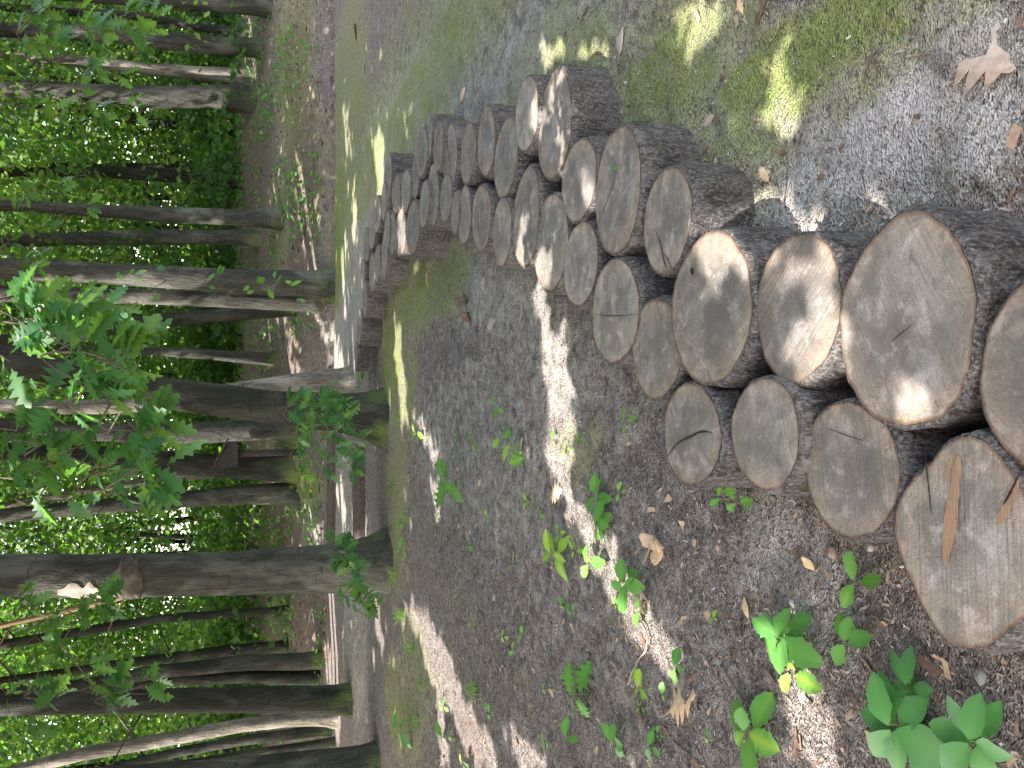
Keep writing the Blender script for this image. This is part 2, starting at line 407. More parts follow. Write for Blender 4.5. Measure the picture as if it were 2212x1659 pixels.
    col = g.mix(g.math('MULTIPLY', dirt, 0.8), col, g.mix(g.ramp(b2, [(0.35, 0), (0.65, 1)]), (0.085, 0.068, 0.055), (0.17, 0.145, 0.12)))
    h = g.math('ADD', g.math('MULTIPLY', b3, 1.0), g.math('ADD', g.math('MULTIPLY', chips, 0.9), g.math('MULTIPLY', b4, 0.5)))
    lump = g.bump(g.noise(c, 28, 4, 0.6), 0.9, 0.03)
    g.bsdf(col, 0.95, g.bump(h, 1.0, 0.016, lump), 0.12)
    return g.m
M['ground'] = ground_mat()

# ------------------------------------------------------------------ ground sheet
def inpoly(x, y, poly):
    poly = np.asarray(poly, float); ins = np.zeros(np.shape(x), bool); j = len(poly) - 1
    for i in range(len(poly)):
        xi, yi = poly[i]; xj, yj = poly[j]
        c = ((yi > y) != (yj > y)) & (x < (xj - xi) * (y - yi) / (yj - yi + 1e-12) + xi)
        ins ^= c; j = i
    return ins
def world_poly(pts, z=None):
    return np.array([(ground_hit(*p) if z is None else hitz(p[0], p[1], z))[:2] for p in pts])
def blob_mask(x, y, blobs):
    """blobs: pixel ellipses (cx,cy,rx,ry,weight) laid on the ground and evaluated in ground coordinates"""
    out = np.zeros(np.shape(x)); x = np.asarray(x)
    for cx, cy, rx, ry, wt in blobs:
        c = ground_hit(cx, cy)[:2]; a = ground_hit(cx - rx, cy)[:2]; b = ground_hit(cx + rx, cy)[:2]
        l_ = ground_hit(cx, cy - ry)[:2]
        ey = max(abs(a[1] - b[1]) / 2, 0.02); ex = abs(l_[0] - c[0])
        yc = (a[1] + b[1]) / 2
        d = ((x - c[0]) / ex) ** 2 + ((y - yc) / ey) ** 2
        out = np.maximum(out, wt * np.clip(1.35 - d * 0.75, 0, 1))
    return out
MOSS = [(1000, 60, 330, 150, .8), (1230, 180, 140, 160, .76), (900, 300, 70, 120, .6), (1950, 170, 140, 70, .62), (1500, 380, 60, 90, .7), (1800, 60, 260, 120, .9), (1480, 130, 170, 150, .82), (1640, 300, 110, 120, .78), (1300, 120, 420, 170, .66), (900, 150, 200, 200, .6), (1560, 300, 130, 200, .66), (1000, 90, 250, 130, .62), (760, 260, 40, 330, .72), (1250, 60, 160, 110, .5), (1550, 60, 160, 90, .72), (1750, 110, 160, 130, .85),
        (2000, 30, 230, 80, .8), (1480, 220, 140, 130, .7), (1640, 400, 90, 90, .62), (1350, 190, 60, 90, .6), (1180, 60, 80, 60, .6), (860, 130, 90, 130, .5),
        (880, 620, 70, 140, .82), (960, 600, 60, 90, .78), (845, 760, 25, 140, .85), (880, 830, 26, 130, .65), (1250, 930, 50, 70, .55), (730, 560, 14, 120, 1.0), (735, 420, 14, 100, .9),
        (640, 200, 40, 230, .8), (600, 500, 30, 150, .7), (620, 60, 30, 80, .7), (690, 380, 12, 200, .7),
        (860, 1050, 22, 250, .7), (900, 1450, 40, 120, .6), (870, 1550, 40, 120, .75), (1010, 1300, 40, 60, .35), (655, 1040, 45, 45, .9), (1120, 1480, 40, 60, .35),
        (1900, 60, 80, 60, .8), (800, 1250, 40, 60, .4), (2150, 60, 70, 60, .7)]
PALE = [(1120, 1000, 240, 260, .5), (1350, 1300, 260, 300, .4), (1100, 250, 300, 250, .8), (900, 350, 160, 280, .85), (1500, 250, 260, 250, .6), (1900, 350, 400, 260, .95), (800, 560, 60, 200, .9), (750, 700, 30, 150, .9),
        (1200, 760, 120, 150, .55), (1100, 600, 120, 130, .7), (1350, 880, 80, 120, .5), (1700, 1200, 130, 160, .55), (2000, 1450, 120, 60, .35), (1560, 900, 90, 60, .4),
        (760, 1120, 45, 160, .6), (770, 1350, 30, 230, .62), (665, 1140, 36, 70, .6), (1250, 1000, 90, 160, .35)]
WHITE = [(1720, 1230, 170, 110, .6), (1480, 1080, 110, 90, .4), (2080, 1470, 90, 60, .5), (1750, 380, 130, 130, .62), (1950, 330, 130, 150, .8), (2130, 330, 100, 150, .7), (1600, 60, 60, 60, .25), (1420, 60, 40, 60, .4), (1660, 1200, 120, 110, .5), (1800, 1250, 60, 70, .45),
         (2070, 1440, 70, 50, .4), (1320, 760, 80, 70, .25), (1180, 660, 50, 60, .3), (1250, 800, 60, 70, .25)]
RED = [(655, 420, 30, 230, .9), (640, 120, 25, 100, .6), (620, 1350, 60, 260, .8), (610, 760, 40, 60, .6), (560, 400, 30, 500, .7), (690, 1320, 20, 120, .6), (1020, 1600, 40, 90, .35)]
def axis(segs):
    o = []
    for a, b, s in segs: o += list(np.arange(a, b, s))
    return np.array(o)
xp = axis([(0, 3.2, 0.03), (3.2, 9, 0.08), (9, 30, 0.6), (30, 261, 10)])
xs = np.concatenate([-xp[:0:-1], xp])
ys = axis([(-20, 0.4, 1.2), (0.4, 6, 0.03), (6, 14.5, 0.06), (14.5, 24, 0.15), (24, 60, 1.0), (60, 301, 12)])
GX, GY = np.meshgrid(xs, ys)
GZ = terrain(GX, GY, True)
vis = (GY > 0.5) & (GY < 40)
V = np.stack([GX, GY, GZ], -1).reshape(-1, 3)
nx, ny = len(xs), len(ys)
me = bpy.data.meshes.new('ground')
me.vertices.add(len(V)); me.vertices.foreach_set('co', V.ravel().astype(np.float32))
ii, jj = np.meshgrid(np.arange(ny - 1), np.arange(nx - 1), indexing='ij')
q = np.stack([ii * nx + jj, ii * nx + jj + 1, (ii + 1) * nx + jj + 1, (ii + 1) * nx + jj], -1).reshape(-1, 4)
me.loops.add(q.size); me.loops.foreach_set('vertex_index', q.ravel().astype(np.int32))
me.polygons.add(len(q)); me.polygons.foreach_set('loop_start', np.arange(0, q.size, 4, dtype=np.int32))
me.update(calc_edges=True)
me.polygons.foreach_set('use_smooth', [True] * len(q))
wx = GX + 0.25 * (fbm(GX * 1.5, GY * 1.5, 3) - 0.5); wy = GY + 0.25 * (fbm(GX * 1.5 + 40, GY * 1.5, 3) - 0.5)
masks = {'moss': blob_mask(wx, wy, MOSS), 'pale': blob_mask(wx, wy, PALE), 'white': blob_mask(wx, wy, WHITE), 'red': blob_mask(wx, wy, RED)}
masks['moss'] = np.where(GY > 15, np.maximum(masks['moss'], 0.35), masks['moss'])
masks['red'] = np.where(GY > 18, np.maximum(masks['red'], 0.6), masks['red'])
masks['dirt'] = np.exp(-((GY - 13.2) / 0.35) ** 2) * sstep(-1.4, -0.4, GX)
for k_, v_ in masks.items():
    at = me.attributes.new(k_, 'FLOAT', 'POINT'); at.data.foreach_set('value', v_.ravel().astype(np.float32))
me.materials.append(M['ground'])
go = bpy.data.objects.new('ground', me); scene.collection.objects.link(go); tag(go, kind='structure')

# ------------------------------------------------------------------ sawn log rounds
ZT = 0.20
ROUNDS = [  # name key, xmin,xmax,ymin,ymax in the photograph (2212 px wide), label
 ('B', 1819, 2111, 466, 924, 'huge round with a grey sunburst of radial marks on its face, beside the pale gravel'),
 ('C', 1635, 1819, 504, 827, 'round with the bright sun patch and a square leaf shadow on its face'),
 ('D', 1455, 1619, 502, 833, 'grey round with a small dark knot hole and a sunlit spot at its rim'),
 ('E', 1390, 1494, 367, 586, 'round with a dark double crack near the edge, at the outer bend of the row'),
 ('F', 1288, 1383, 278, 550, 'long oval round with one thin crack and a tiny green sprout on top'),
 ('G', 1213, 1288, 302, 479, 'medium round with two pale sun spots, touching the long oval cracked round'),
 ('H', 1162, 1234, 156, 386, 'round with the long sunny streak across its face, furthest out on the mossy side'),
 ('I', 1114, 1162, 169, 325, 'small round tucked behind the one with the long sunny streak'),
 ('J', 1065, 1122, 260, 424, 'plain grey broad oval round just beyond the pair at the mossy outer bend'),
 ('K', 1033, 1069, 233, 379, 'narrow oval grey round, bark showing on its mossy side, behind the plain broad oval'),
 ('L', 993.5, 1029, 266, 394, 'smooth small grey oval round standing apart with dark gaps on both sides'),
 ('M', 956.6, 987, 269, 409, 'pointed oval round with one long straight dark crack down its face'),
 ('N', 935, 959, 261.5, 369, 'small round with short cracks, between the hollow one and the long straight cracked one'),
 ('O', 915, 935, 248, 348, 'small round with a dark hollow eaten into its rim and a reddish edge'),
 ('P', 900, 923, 279, 382, 'small dull round overlapped by the hollow round in front of it'),
 ('Q', 889, 908, 324, 427, 'thin looking brown round in the outer row behind the dull overlapped one'),
 ('R', 864, 890, 369, 456, 'brown round with a dark split along one side, far outer row'),
 ('S', 848, 864, 379, 462, 'narrow round with a white speck at its tip, far outer row'),
 ('T', 828, 846, 331, 440, 'far round whose tall grey bark side faces the mossy ground, sticking out of the row'),
 ('U', 823, 835, 394, 474, 'thin far round half hidden behind the one with tall grey bark'),
 ('V', 804, 824, 425, 501, 'far rounded pinkish grey round just past the thin half hidden one'),
 ('W', 796.5, 811, 458, 538, 'far round in the last outer stretch, next after the pinkish grey one'),
 ('X', 786, 796, 494, 565, 'very thin looking round in the last outer stretch of the row'),
 ('X2', 779, 788, 560, 625, 'furthest outer round, a flat grey sliver near the leaf litter bank'),
 ('Y1', 825, 836, 497, 601, 'far inner round with reddish bark at its foot, on the shaded side'),
 ('Y2', 831, 841, 455, 541, 'thin sliver of a round squeezed beside the one with reddish foot, far inner row'),
 ('Y3', 841, 854, 459, 552, 'narrow round lying directly behind the sunlit pink one, inner row'),
 ('Y4', 853, 878, 453, 553, 'round with a whole face lit pink by the sun, far inner row'),
 ('Y5', 878, 907, 433, 549, 'round with deep black shade on its bark over bright green moss, inner row'),
 ('Y6', 905, 929, 392, 488, 'round overlapping the slightly longer one at the middle of the inner row'),
 ('Y7', 923, 947, 355, 489, 'longest narrow oval round at the middle where both rows touch'),
 ('Y8', 950, 977, 378, 479, 'stubby round below the tip of the long straight cracked one, inner row'),
 ('Y9', 974, 993, 416, 505.5, 'partly covered round peeping out behind a plain oval at the moss corner'),
 ('Y10', 988.5, 1019, 403, 528, 'oval round covering the partly hidden one at the moss corner, inner row'),
 ('Y11', 1020, 1060, 400, 541, 'round with a short dark crack along its length and black bark behind, inner row'),
 ('Y12', 1064, 1106, 425, 574, 'inner row round with brown bark showing at its sunny end'),
 ('Y13', 1107.5, 1166, 366, 574, 'round with comb like saw marks and a blazing sun patch at its inner end'),
 ('Y14', 1152, 1228, 422, 626, 'round with a soft square sun patch, overlapping the one with comb like saw marks'),
 ('Y15', 1219, 1290, 482, 658, 'medium dark grey round in front of the soft sun patched one, inner row'),
 ('Y16', 1279, 1380, 560, 786, 'round with one straight line splitting a grey half from a tan half'),
 ('Y17', 1366, 1475, 646, 861, 'tan grey round with a faint straight crack, next after the two tone one'),
 ('Z1', 1432, 1558, 829, 1046, 'round with the S shaped black crack across its tan face'),
 ('Z2', 1578, 1731, 818, 1055, 'egg shaped dusty grey round with a white dropping on its lower rim'),
 ('Z3', 1736, 1948, 866, 1156, 'large round with brown diagonal bands, beside the squarish one'),
 ('Z4', 1944, 2256, 966, 1390, 'biggest squarish round with raw orange gouges in its face'),
 ('A', 2122, 2442, 583, 1033, 'large round cut off by the edge of the picture, brown face with fine radial marks'),
 ('F2', 798, 810, 550, 631, 'far inner round before the black gap, its face a dull brown sliver'),
 ('F2b', 809, 821, 528, 609, 'sliver of a round with a sharp pointed tip at the far inner edge'),
 ('F3', 782, 793, 608, 684, 'far round above a broad black bark side, near the mossy lip'),
 ('F4', 772, 779, 668, 746, 'far round with a thin sunlit rim and pink striped bark, near the leaf spray'),
 ('F5', 766, 772, 738, 800, 'last round of all, dark grey bark beside the leaning trunk roots'),
]
def seg_noise(th, seed, k=3.0):
    return fbm(np.cos(th) * k + seed * 3.1, np.sin(th) * k + seed * 1.7, 3) - 0.5
logs = {}
LGROUP = 'sawn log rounds set in the two winding rows'
def make_round(key, x0, x1, y0, y1, label, idx):
    xc = (x0 + x1) / 2; yc = (y0 + y1) / 2
    zt = ZT + random.uniform(-0.012, 0.012)
    near = hitz(x1, yc, zt); far = hitz(x0, yc, zt)
    cy = (near[1] + far[1]) / 2
    cc = hitz(xc, yc, zt)
    dz = (np.array([0, cy, zt - HC]) @ FW)
    a = (y1 - y0) / 2 / FOC * dz                       # half width
    b = np.clip((far[1] - near[1]) / 2, a * 0.72, a * 1.3)
    cx = (CY - yc) / FOC * dz
    if key == 'F': b *= 1.0
    base = np.array([cx, cy, float(terrain(cx, cy)) - 0.04])
    t = thing('log_round', base, label, 'log round', LGROUP)
    H = zt - base[2]
    near_ = cy < 4.5
    n = 120 if near_ else 64
    th = np.arange(n) * 2 * np.pi / n
    seed = idx * 1.37 + 2
    sq = 1.0
    if key == 'Z4': sq = 1 + 0.07 * np.cos(4 * th + 0.6)
    elif key == 'B': sq = 1 + 0.035 * np.cos(3 * th + 1.2) + 0.02 * np.cos(5 * th)
    else: sq = 1 + random.uniform(-0.03, 0.03) * np.cos(2 * th + random.uniform(0, 6)) + random.uniform(-0.03, 0.03) * np.cos(3 * th + random.uniform(0, 6))
    prof = sq * (1 + 0.10 * seg_noise(th, seed, 1.2) + 0.045 * seg_noise(th, seed + 9, 6) + (0.03 * seg_noise(th, seed + 4, 16) if near_ else 0))
    tilt = np.array([random.uniform(-0.025, 0.025), random.uniform(-0.03, 0.03)])
    # bark wall: rows from rim down; outer skin stands ~8 mm proud of the cut
    rows = 14 if near_ else 7
    mb = MB()
    Vs = []; A = []
    flare = 0.05 + 0.05 * random.random()
    for r in range(rows + 2):
        if r == 0: k, z, ex = 1.0, H - 0.001, 0.0
        elif r == 1: k, z, ex = 1.0, H - 0.004, 0.007
        else:
            f = (r - 1) / rows
            z = (H - 0.006) * (1 - f); k = 1 + flare * f ** 1.5; ex = 0.009
        ridge = 0.012 * (fbm(th * 22 / np.pi + seed * 5, np.full(n, z * 9 + seed), 3) - 0.45) * (1 if r > 1 else 0.3)
        ridge = ridge + 0.02 * (fbm(np.cos(th) * 3 + seed, np.sin(th) * 3 + z * 7, 2) - 0.5) * (0 if r < 2 else 1)
        x = np.cos(th) * (a * prof * k + ex + ridge); y = np.sin(th) * (b * prof * k + ex + ridge)
        zz = z + (tilt[0] * x + tilt[1] * y) * (1 if r < 2 else z / H)
        Vs.append(np.stack([x, y, zz], 1)); A.append(np.full(n, z / H))
    F = []
    for r in range(rows + 1):
        for j in range(n):
            F.append((r * n + j, (r + 1) * n + j, (r + 1) * n + (j + 1) % n, r * n + (j + 1) % n))
    mb.add(np.concatenate(Vs), F, np.concatenate(A))
    mb.build('bark', M['log_bark'], t)
    fb = MB(); Vs = []; A = []
    ks = [0.0, 0.12, 0.3, 0.5, 0.7, 0.85, 0.93, 0.97, 1.0]
    Vs.append(np.array([[0, 0, H + 0.001]])); A.append([0.0])
    ox, oy = random.uniform(-0.12, 0.12) * a, random.uniform(-0.12, 0.12) * b
    Vs[0] = np.array([[ox, oy, H + 0.001 + tilt[0] * ox + tilt[1] * oy]])
    for k in ks[1:]:
        x = np.cos(th) * a * prof * k + ox * (1 - k); y = np.sin(th) * b * prof * k + oy * (1 - k)
        zz = H + tilt[0] * x + tilt[1] * y + 0.0025 * (fbm(x * 14 + seed, y * 14, 3) - 0.5) * (k < 0.99)
        Vs.append(np.stack([x, y, zz], 1)); A.append(np.full(n, k))
    F = [(0, 1 + j, 1 + (j + 1) % n) for j in range(n)]
    for r in range(len(ks) - 2):
        for j in range(n):
            p = 1 + r * n
            F.append((p + j, p + n + j, p + n + (j + 1) % n, p + (j + 1) % n))
    fb.add(np.concatenate(Vs), F, np.concatenate(A))
    fc = fb.build('cut_face', M['cut_face'], t)
    logs[key] = dict(o=t, face=fc, c=np.array([cx, cy, base[2]]), a=a, b=b, H=H, tilt=tilt)
for i, rr_ in enumerate(ROUNDS): make_round(*rr_, i)

def face_strip(key, pts, width, mat_, name='crack', zoff=0.0035):
    """a crack or gouge on a cut face; pts in the photograph's pixels"""
    L_ = logs[key]; o = L_['o']; base = L_['c']
    P = []
    for (x, y) in pts:
        h = hitz(x, y, L_['H'] + base[2]); q_ = h[:2] - base[:2]
        P.append((q_[0], q_[1], L_['H'] + zoff + L_['tilt'] @ q_))
    P = resample(P, max(6, len(P) * 4)); n = len(P)
    T = np.gradient(P, axis=0); T /= np.linalg.norm(T, axis=1, keepdims=True)
    S = np.stack([-T[:, 1], T[:, 0], T[:, 2] * 0], 1)
    wv = width * np.sin(np.linspace(0.12, math.pi - 0.12, n)) ** 0.6 * (0.7 + 0.6 * rng.random(n))
    mb = MB(); mb.add(np.concatenate([P + S * wv[:, None], P - S * wv[:, None]]), [(i, i + 1, n + i + 1, n + i) for i in range(n - 1)])
    return mb.build(name, mat_, L_['face'])
face_strip('Z1', [(1441, 987), (1465, 958), (1500, 940), (1520, 932), (1542, 934)], 0.0032, M['crack'])
face_strip('F', [(1290, 500), (1312, 440), (1328, 390), (1335, 355)], 0.0016, M['crack'])
face_strip('E', [(1418, 497), (1430, 530), (1437, 565), (1442, 578)], 0.0028, M['crack'])
face_strip('E', [(1436, 545), (1446, 562), (1455, 583)], 0.0022, M['crack'])
face_strip('M', [(966, 300), (970, 330), (972, 362)], 0.002, M['crack'])
face_strip('Y11', [(1034, 470), (1036, 500), (1038, 520)], 0.0022, M['crack'])
face_strip('Y16', [(1284, 679), (1330, 682), (1377, 679)], 0.0014, M['crack'])
face_strip('Y17', [(1380, 690), (1382, 740), (1386, 810)], 0.0012, M['crack'])
face_strip('D', [(1494, 580), (1500, 592)], 0.009, M['crack'], 'knot_hole')
face_strip('B', [(1975, 700), (1950, 720), (1930, 738)], 0.0012, M['crack'])
face_strip('Z4', [(2003, 985), (2010, 1050), (2016, 1110)], 0.0018, M['crack'])
face_strip('Z4', [(2075, 985), (2062, 1090), (2045, 1215)], 0.013, M['raw_and_lit_wood'], 'gouge')
face_strip('Z4', [(2064, 975), (2052, 1010), (2042, 1040)], 0.004, M['raw_and_lit_wood'], 'gouge')
face_strip('Z4', [(2205, 1030), (2182, 1085), (2155, 1135)], 0.007, M['raw_and_lit_wood'], 'gouge')
face_strip('Z4', [(2208, 1022), (2186, 1066), (2172, 1090)], 0.0025, M['crack'], 'crack', 0.006)
face_strip('O', [(918, 265), (921, 278), (922, 290)], 0.008, M['crack'], 'hollow')
face_strip('R', [(886, 395), (884, 420), (884, 450)], 0.0022, M['crack'])
face_strip('N', [(944, 290), (946, 315)], 0.0016, M['crack'])
face_strip('Z3', [(1790, 925), (1830, 940), (1870, 952)], 0.0011, M['crack'])

# ------------------------------------------------------------------ trees
TREES = [  # label, mat, [(x, yc, width)...] from the foot up, distance override or None, category words
 ('right edge trunk on the mossy bank, half out of the picture', 'trunk_grey', [(584, 14, 54), (556, 10, 47), (450, 4, 44), (300, -8, 42), (120, -20, 40), (0, -28, 38)], None),
 ('slender crooked trunk with a pale sunlit foot, near the right edge', 'trunk_dark', [(536, 71, 20), (441, 61, 16), (347, 43, 18), (243, 31, 18), (120, 24, 17), (0, 14, 17)], None),
 ('dark straight trunk between the slender crooked one and the sunlit one', 'trunk_grey', [(566, 105, 48), (540, 103, 40), (451, 97, 36), (347, 88, 35), (243, 75, 33), (104, 68, 32), (0, 64, 31)], None),
 ('sunlit trunk glowing at its foot beside the broad dark footed one', 'trunk_pale_sunlit', [(545, 168, 44), (500, 164, 36), (451, 161, 33), (347, 151, 26), (243, 139, 24), (104, 125, 22), (0, 118, 21)], None),
 ('stout trunk flaring wide and dark at its foot, left of the sunlit one', 'trunk_grey', [(548, 215, 64), (510, 212, 56), (451, 208, 50), (347, 210, 45), (208, 203, 40), (104, 194, 38), (0, 191, 35)], None),
 ('lone dark trunk rising from thick undergrowth', 'trunk_dark', [(522, 393, 34), (451, 385, 30), (347, 378, 28), (243, 373, 26), (104, 371, 23), (0, 373, 21)], None),
 ('straight grey trunk rising beside a sunny patch on the bank', 'trunk_grey', [(610, 473, 50), (580, 472, 42), (521, 470, 35), (347, 463, 33), (208, 455, 28), (104, 448, 26), (0, 443, 24)], None),
 ('dull trunk just left of the straight grey one, its foot further back', 'trunk_grey', [(560, 514, 42), (510, 513, 35), (451, 512, 33), (312, 512, 33), (174, 515, 30), (69, 519, 28), (0, 521, 26)], None),
 ('pale grey trunk spotted with dark knots, at the mossy lip of the path', 'trunk_grey', [(712, 618, 72), (690, 615, 62), (660, 613, 56), (521, 609, 52), (347, 598, 48), (174, 588, 44), (0, 580, 43)], None),
 ('trunk standing directly behind the knotted pale one', 'trunk_grey', [(685, 656, 44), (660, 655, 36), (521, 650, 33), (347, 642, 33), (174, 638, 36), (0, 634, 36)], None),
 ('dark stem leaning out to the left behind the knotted pale trunk', 'trunk_dark', [(640, 664, 34), (590, 672, 30), (486, 680, 30), (347, 692, 30), (174, 719, 28), (0, 738, 28)], None),
 ('slim dappled trunk far off between the leaning stem and the big dark one', 'trunk_grey', [(592, 776, 32), (573, 775, 27), (451, 766, 23), (347, 760, 20), (200, 755, 18), (0, 750, 18)], None),
 ('big dark leaning trunk at the centre of the wood with leafy shoots at its foot', 'trunk_dark', [(828, 908, 132), (805, 904, 112), (780, 899, 100), (740, 893, 86), (660, 886, 78), (576, 879, 72), (521, 870, 72), (347, 848, 66), (208, 824, 66), (104, 798, 64), (0, 774, 62)], None),
 ('pale trunk with a spreading foot, mostly hidden behind the big dark leaning one', 'trunk_pale_sunlit', [(762, 835, 90), (740, 832, 72), (700, 831, 64), (640, 834, 56), (521, 848, 46), (347, 868, 40), (208, 880, 32), (104, 879, 30), (0, 876, 30)], None),
 ('mid grey trunk dappled with sun, just left of the big dark leaning one', 'trunk_grey', [(640, 925, 60), (590, 927, 45), (451, 934, 46), (347, 938, 46), (243, 935, 40), (104, 925, 34), (0, 918, 30)], None),
 ('broad dim trunk beside the black box on a post', 'trunk_dark', [(632, 1011, 64), (610, 1010, 60), (521, 1008, 54), (451, 1005, 50), (347, 998, 46), (208, 985, 42), (0, 975, 38)], None),
 ('long trunk leaning left with a mossy foot above the wooden steps', 'trunk_grey', [(640, 1067, 66), (618, 1066, 52), (580, 1067, 46), (521, 1069, 40), (347, 1083, 34), (208, 1094, 32), (104, 1104, 32), (0, 1115, 29)], None),
 ('thin sunlit leaning stem crossing behind the broad dim trunk', 'trunk_pale_sunlit', [(610, 1012, 20), (521, 1020, 18), (380, 1031, 17), (243, 1050, 16), (104, 1075, 16), (0, 1092, 16)], 19.0),
 ('thick straight trunk with a healed wound, tufts of grass around its foot', 'trunk_grey', [(836, 1212, 150), (812, 1216, 122), (780, 1222, 112), (740, 1227, 102), (660, 1229, 96), (576, 1232, 93), (521, 1237, 93), (300, 1241, 92), (270, 1243, 97), (200, 1244, 90), (0, 1243, 88)], None),
 ('thin dark stem curving left behind the thick wounded trunk', 'trunk_dark', [(625, 1318, 22), (600, 1319, 18), (347, 1336, 18), (174, 1364, 20), (0, 1392, 19)], None),
 ('orange lit dead sapling slanting out from behind the thick wounded trunk', 'raw_and_lit_wood', [(560, 1215, 13), (400, 1252, 12), (260, 1291, 11), (100, 1330, 12), (0, 1352, 11)], 16.0),  # orange sunlight on this stem is put into its wood colour
 ('dark forked stem leaning left at the far end of the reddish slope', 'trunk_dark', [(622, 1393, 30), (600, 1396, 24), (486, 1406, 24), (312, 1427, 20), (150, 1450, 16), (0, 1470, 14)], None),
 ('dim leaning trunk right beside the straight black one', 'trunk_dark', [(694, 1425, 42), (660, 1427, 34), (521, 1432, 32), (347, 1450, 30), (174, 1480, 26), (0, 1500, 22)], None),
 ('very dark trunk squeezed behind the straight black one', 'trunk_dark', [(690, 1464, 34), (640, 1463, 28), (521, 1462, 27), (347, 1470, 28), (150, 1500, 24), (0, 1528, 20)], None),
 ('straight black looking trunk standing alone left of the pale path', 'trunk_dark', [(756, 1515, 76), (738, 1513, 64), (700, 1511, 60), (625, 1510, 56), (347, 1514, 52), (174, 1518, 48), (0, 1522, 44)], None),
 ('brightly sunlit trunk bending away left behind the straight black one', 'trunk_pale_sunlit', [(728, 1553, 44), (700, 1552, 34), (625, 1554, 30), (521, 1566, 29), (347, 1600, 28), (174, 1630, 28), (60, 1658, 28), (0, 1675, 28)], None),
 ('first of two thin dark stems beyond the bending sunlit trunk', 'trunk_dark', [(716, 1576, 30), (690, 1577, 24), (521, 1600, 22), (380, 1625, 20), (200, 1670, 18)], None),
 ('thinner dark stem next to the corner trunk', 'trunk_dark', [(724, 1604, 26), (690, 1608, 20), (521, 1632, 17), (400, 1650, 15), (250, 1672, 14)], None),
 ('massive dark trunk at the left corner of the picture, half out of it', 'trunk_grey', [(815, 1669, 128), (795, 1670, 114), (760, 1671, 108), (709, 1672, 101), (576, 1682, 94), (347, 1695, 86), (0, 1715, 80)], None),
 ('pair stem furthest back, thin and dark against bright leaves', 'trunk_dark', [(500, 262, 12), (350, 250, 11), (208, 243, 10), (0, 240, 9)], 27.0),
 ('thin dark stem far back that slants toward the stout wide footed trunk', 'trunk_dark', [(500, 300, 11), (300, 285, 10), (150, 268, 9), (0, 262, 8)], 29.0),
 ('faint thin stem far back beside the lone dark trunk', 'trunk_dark', [(510, 330, 10), (300, 322, 9), (120, 330, 8), (0, 345, 8)], 30.0),
 ('thin dark far stem seen between the leaning mossy footed trunk and the thick one', 'trunk_dark', [(560, 1165, 13), (400, 1160, 12), (200, 1150, 10), (0, 1142, 9)], 25.0),
]
tree_info = []
TGROUP = 'trees of the wood'
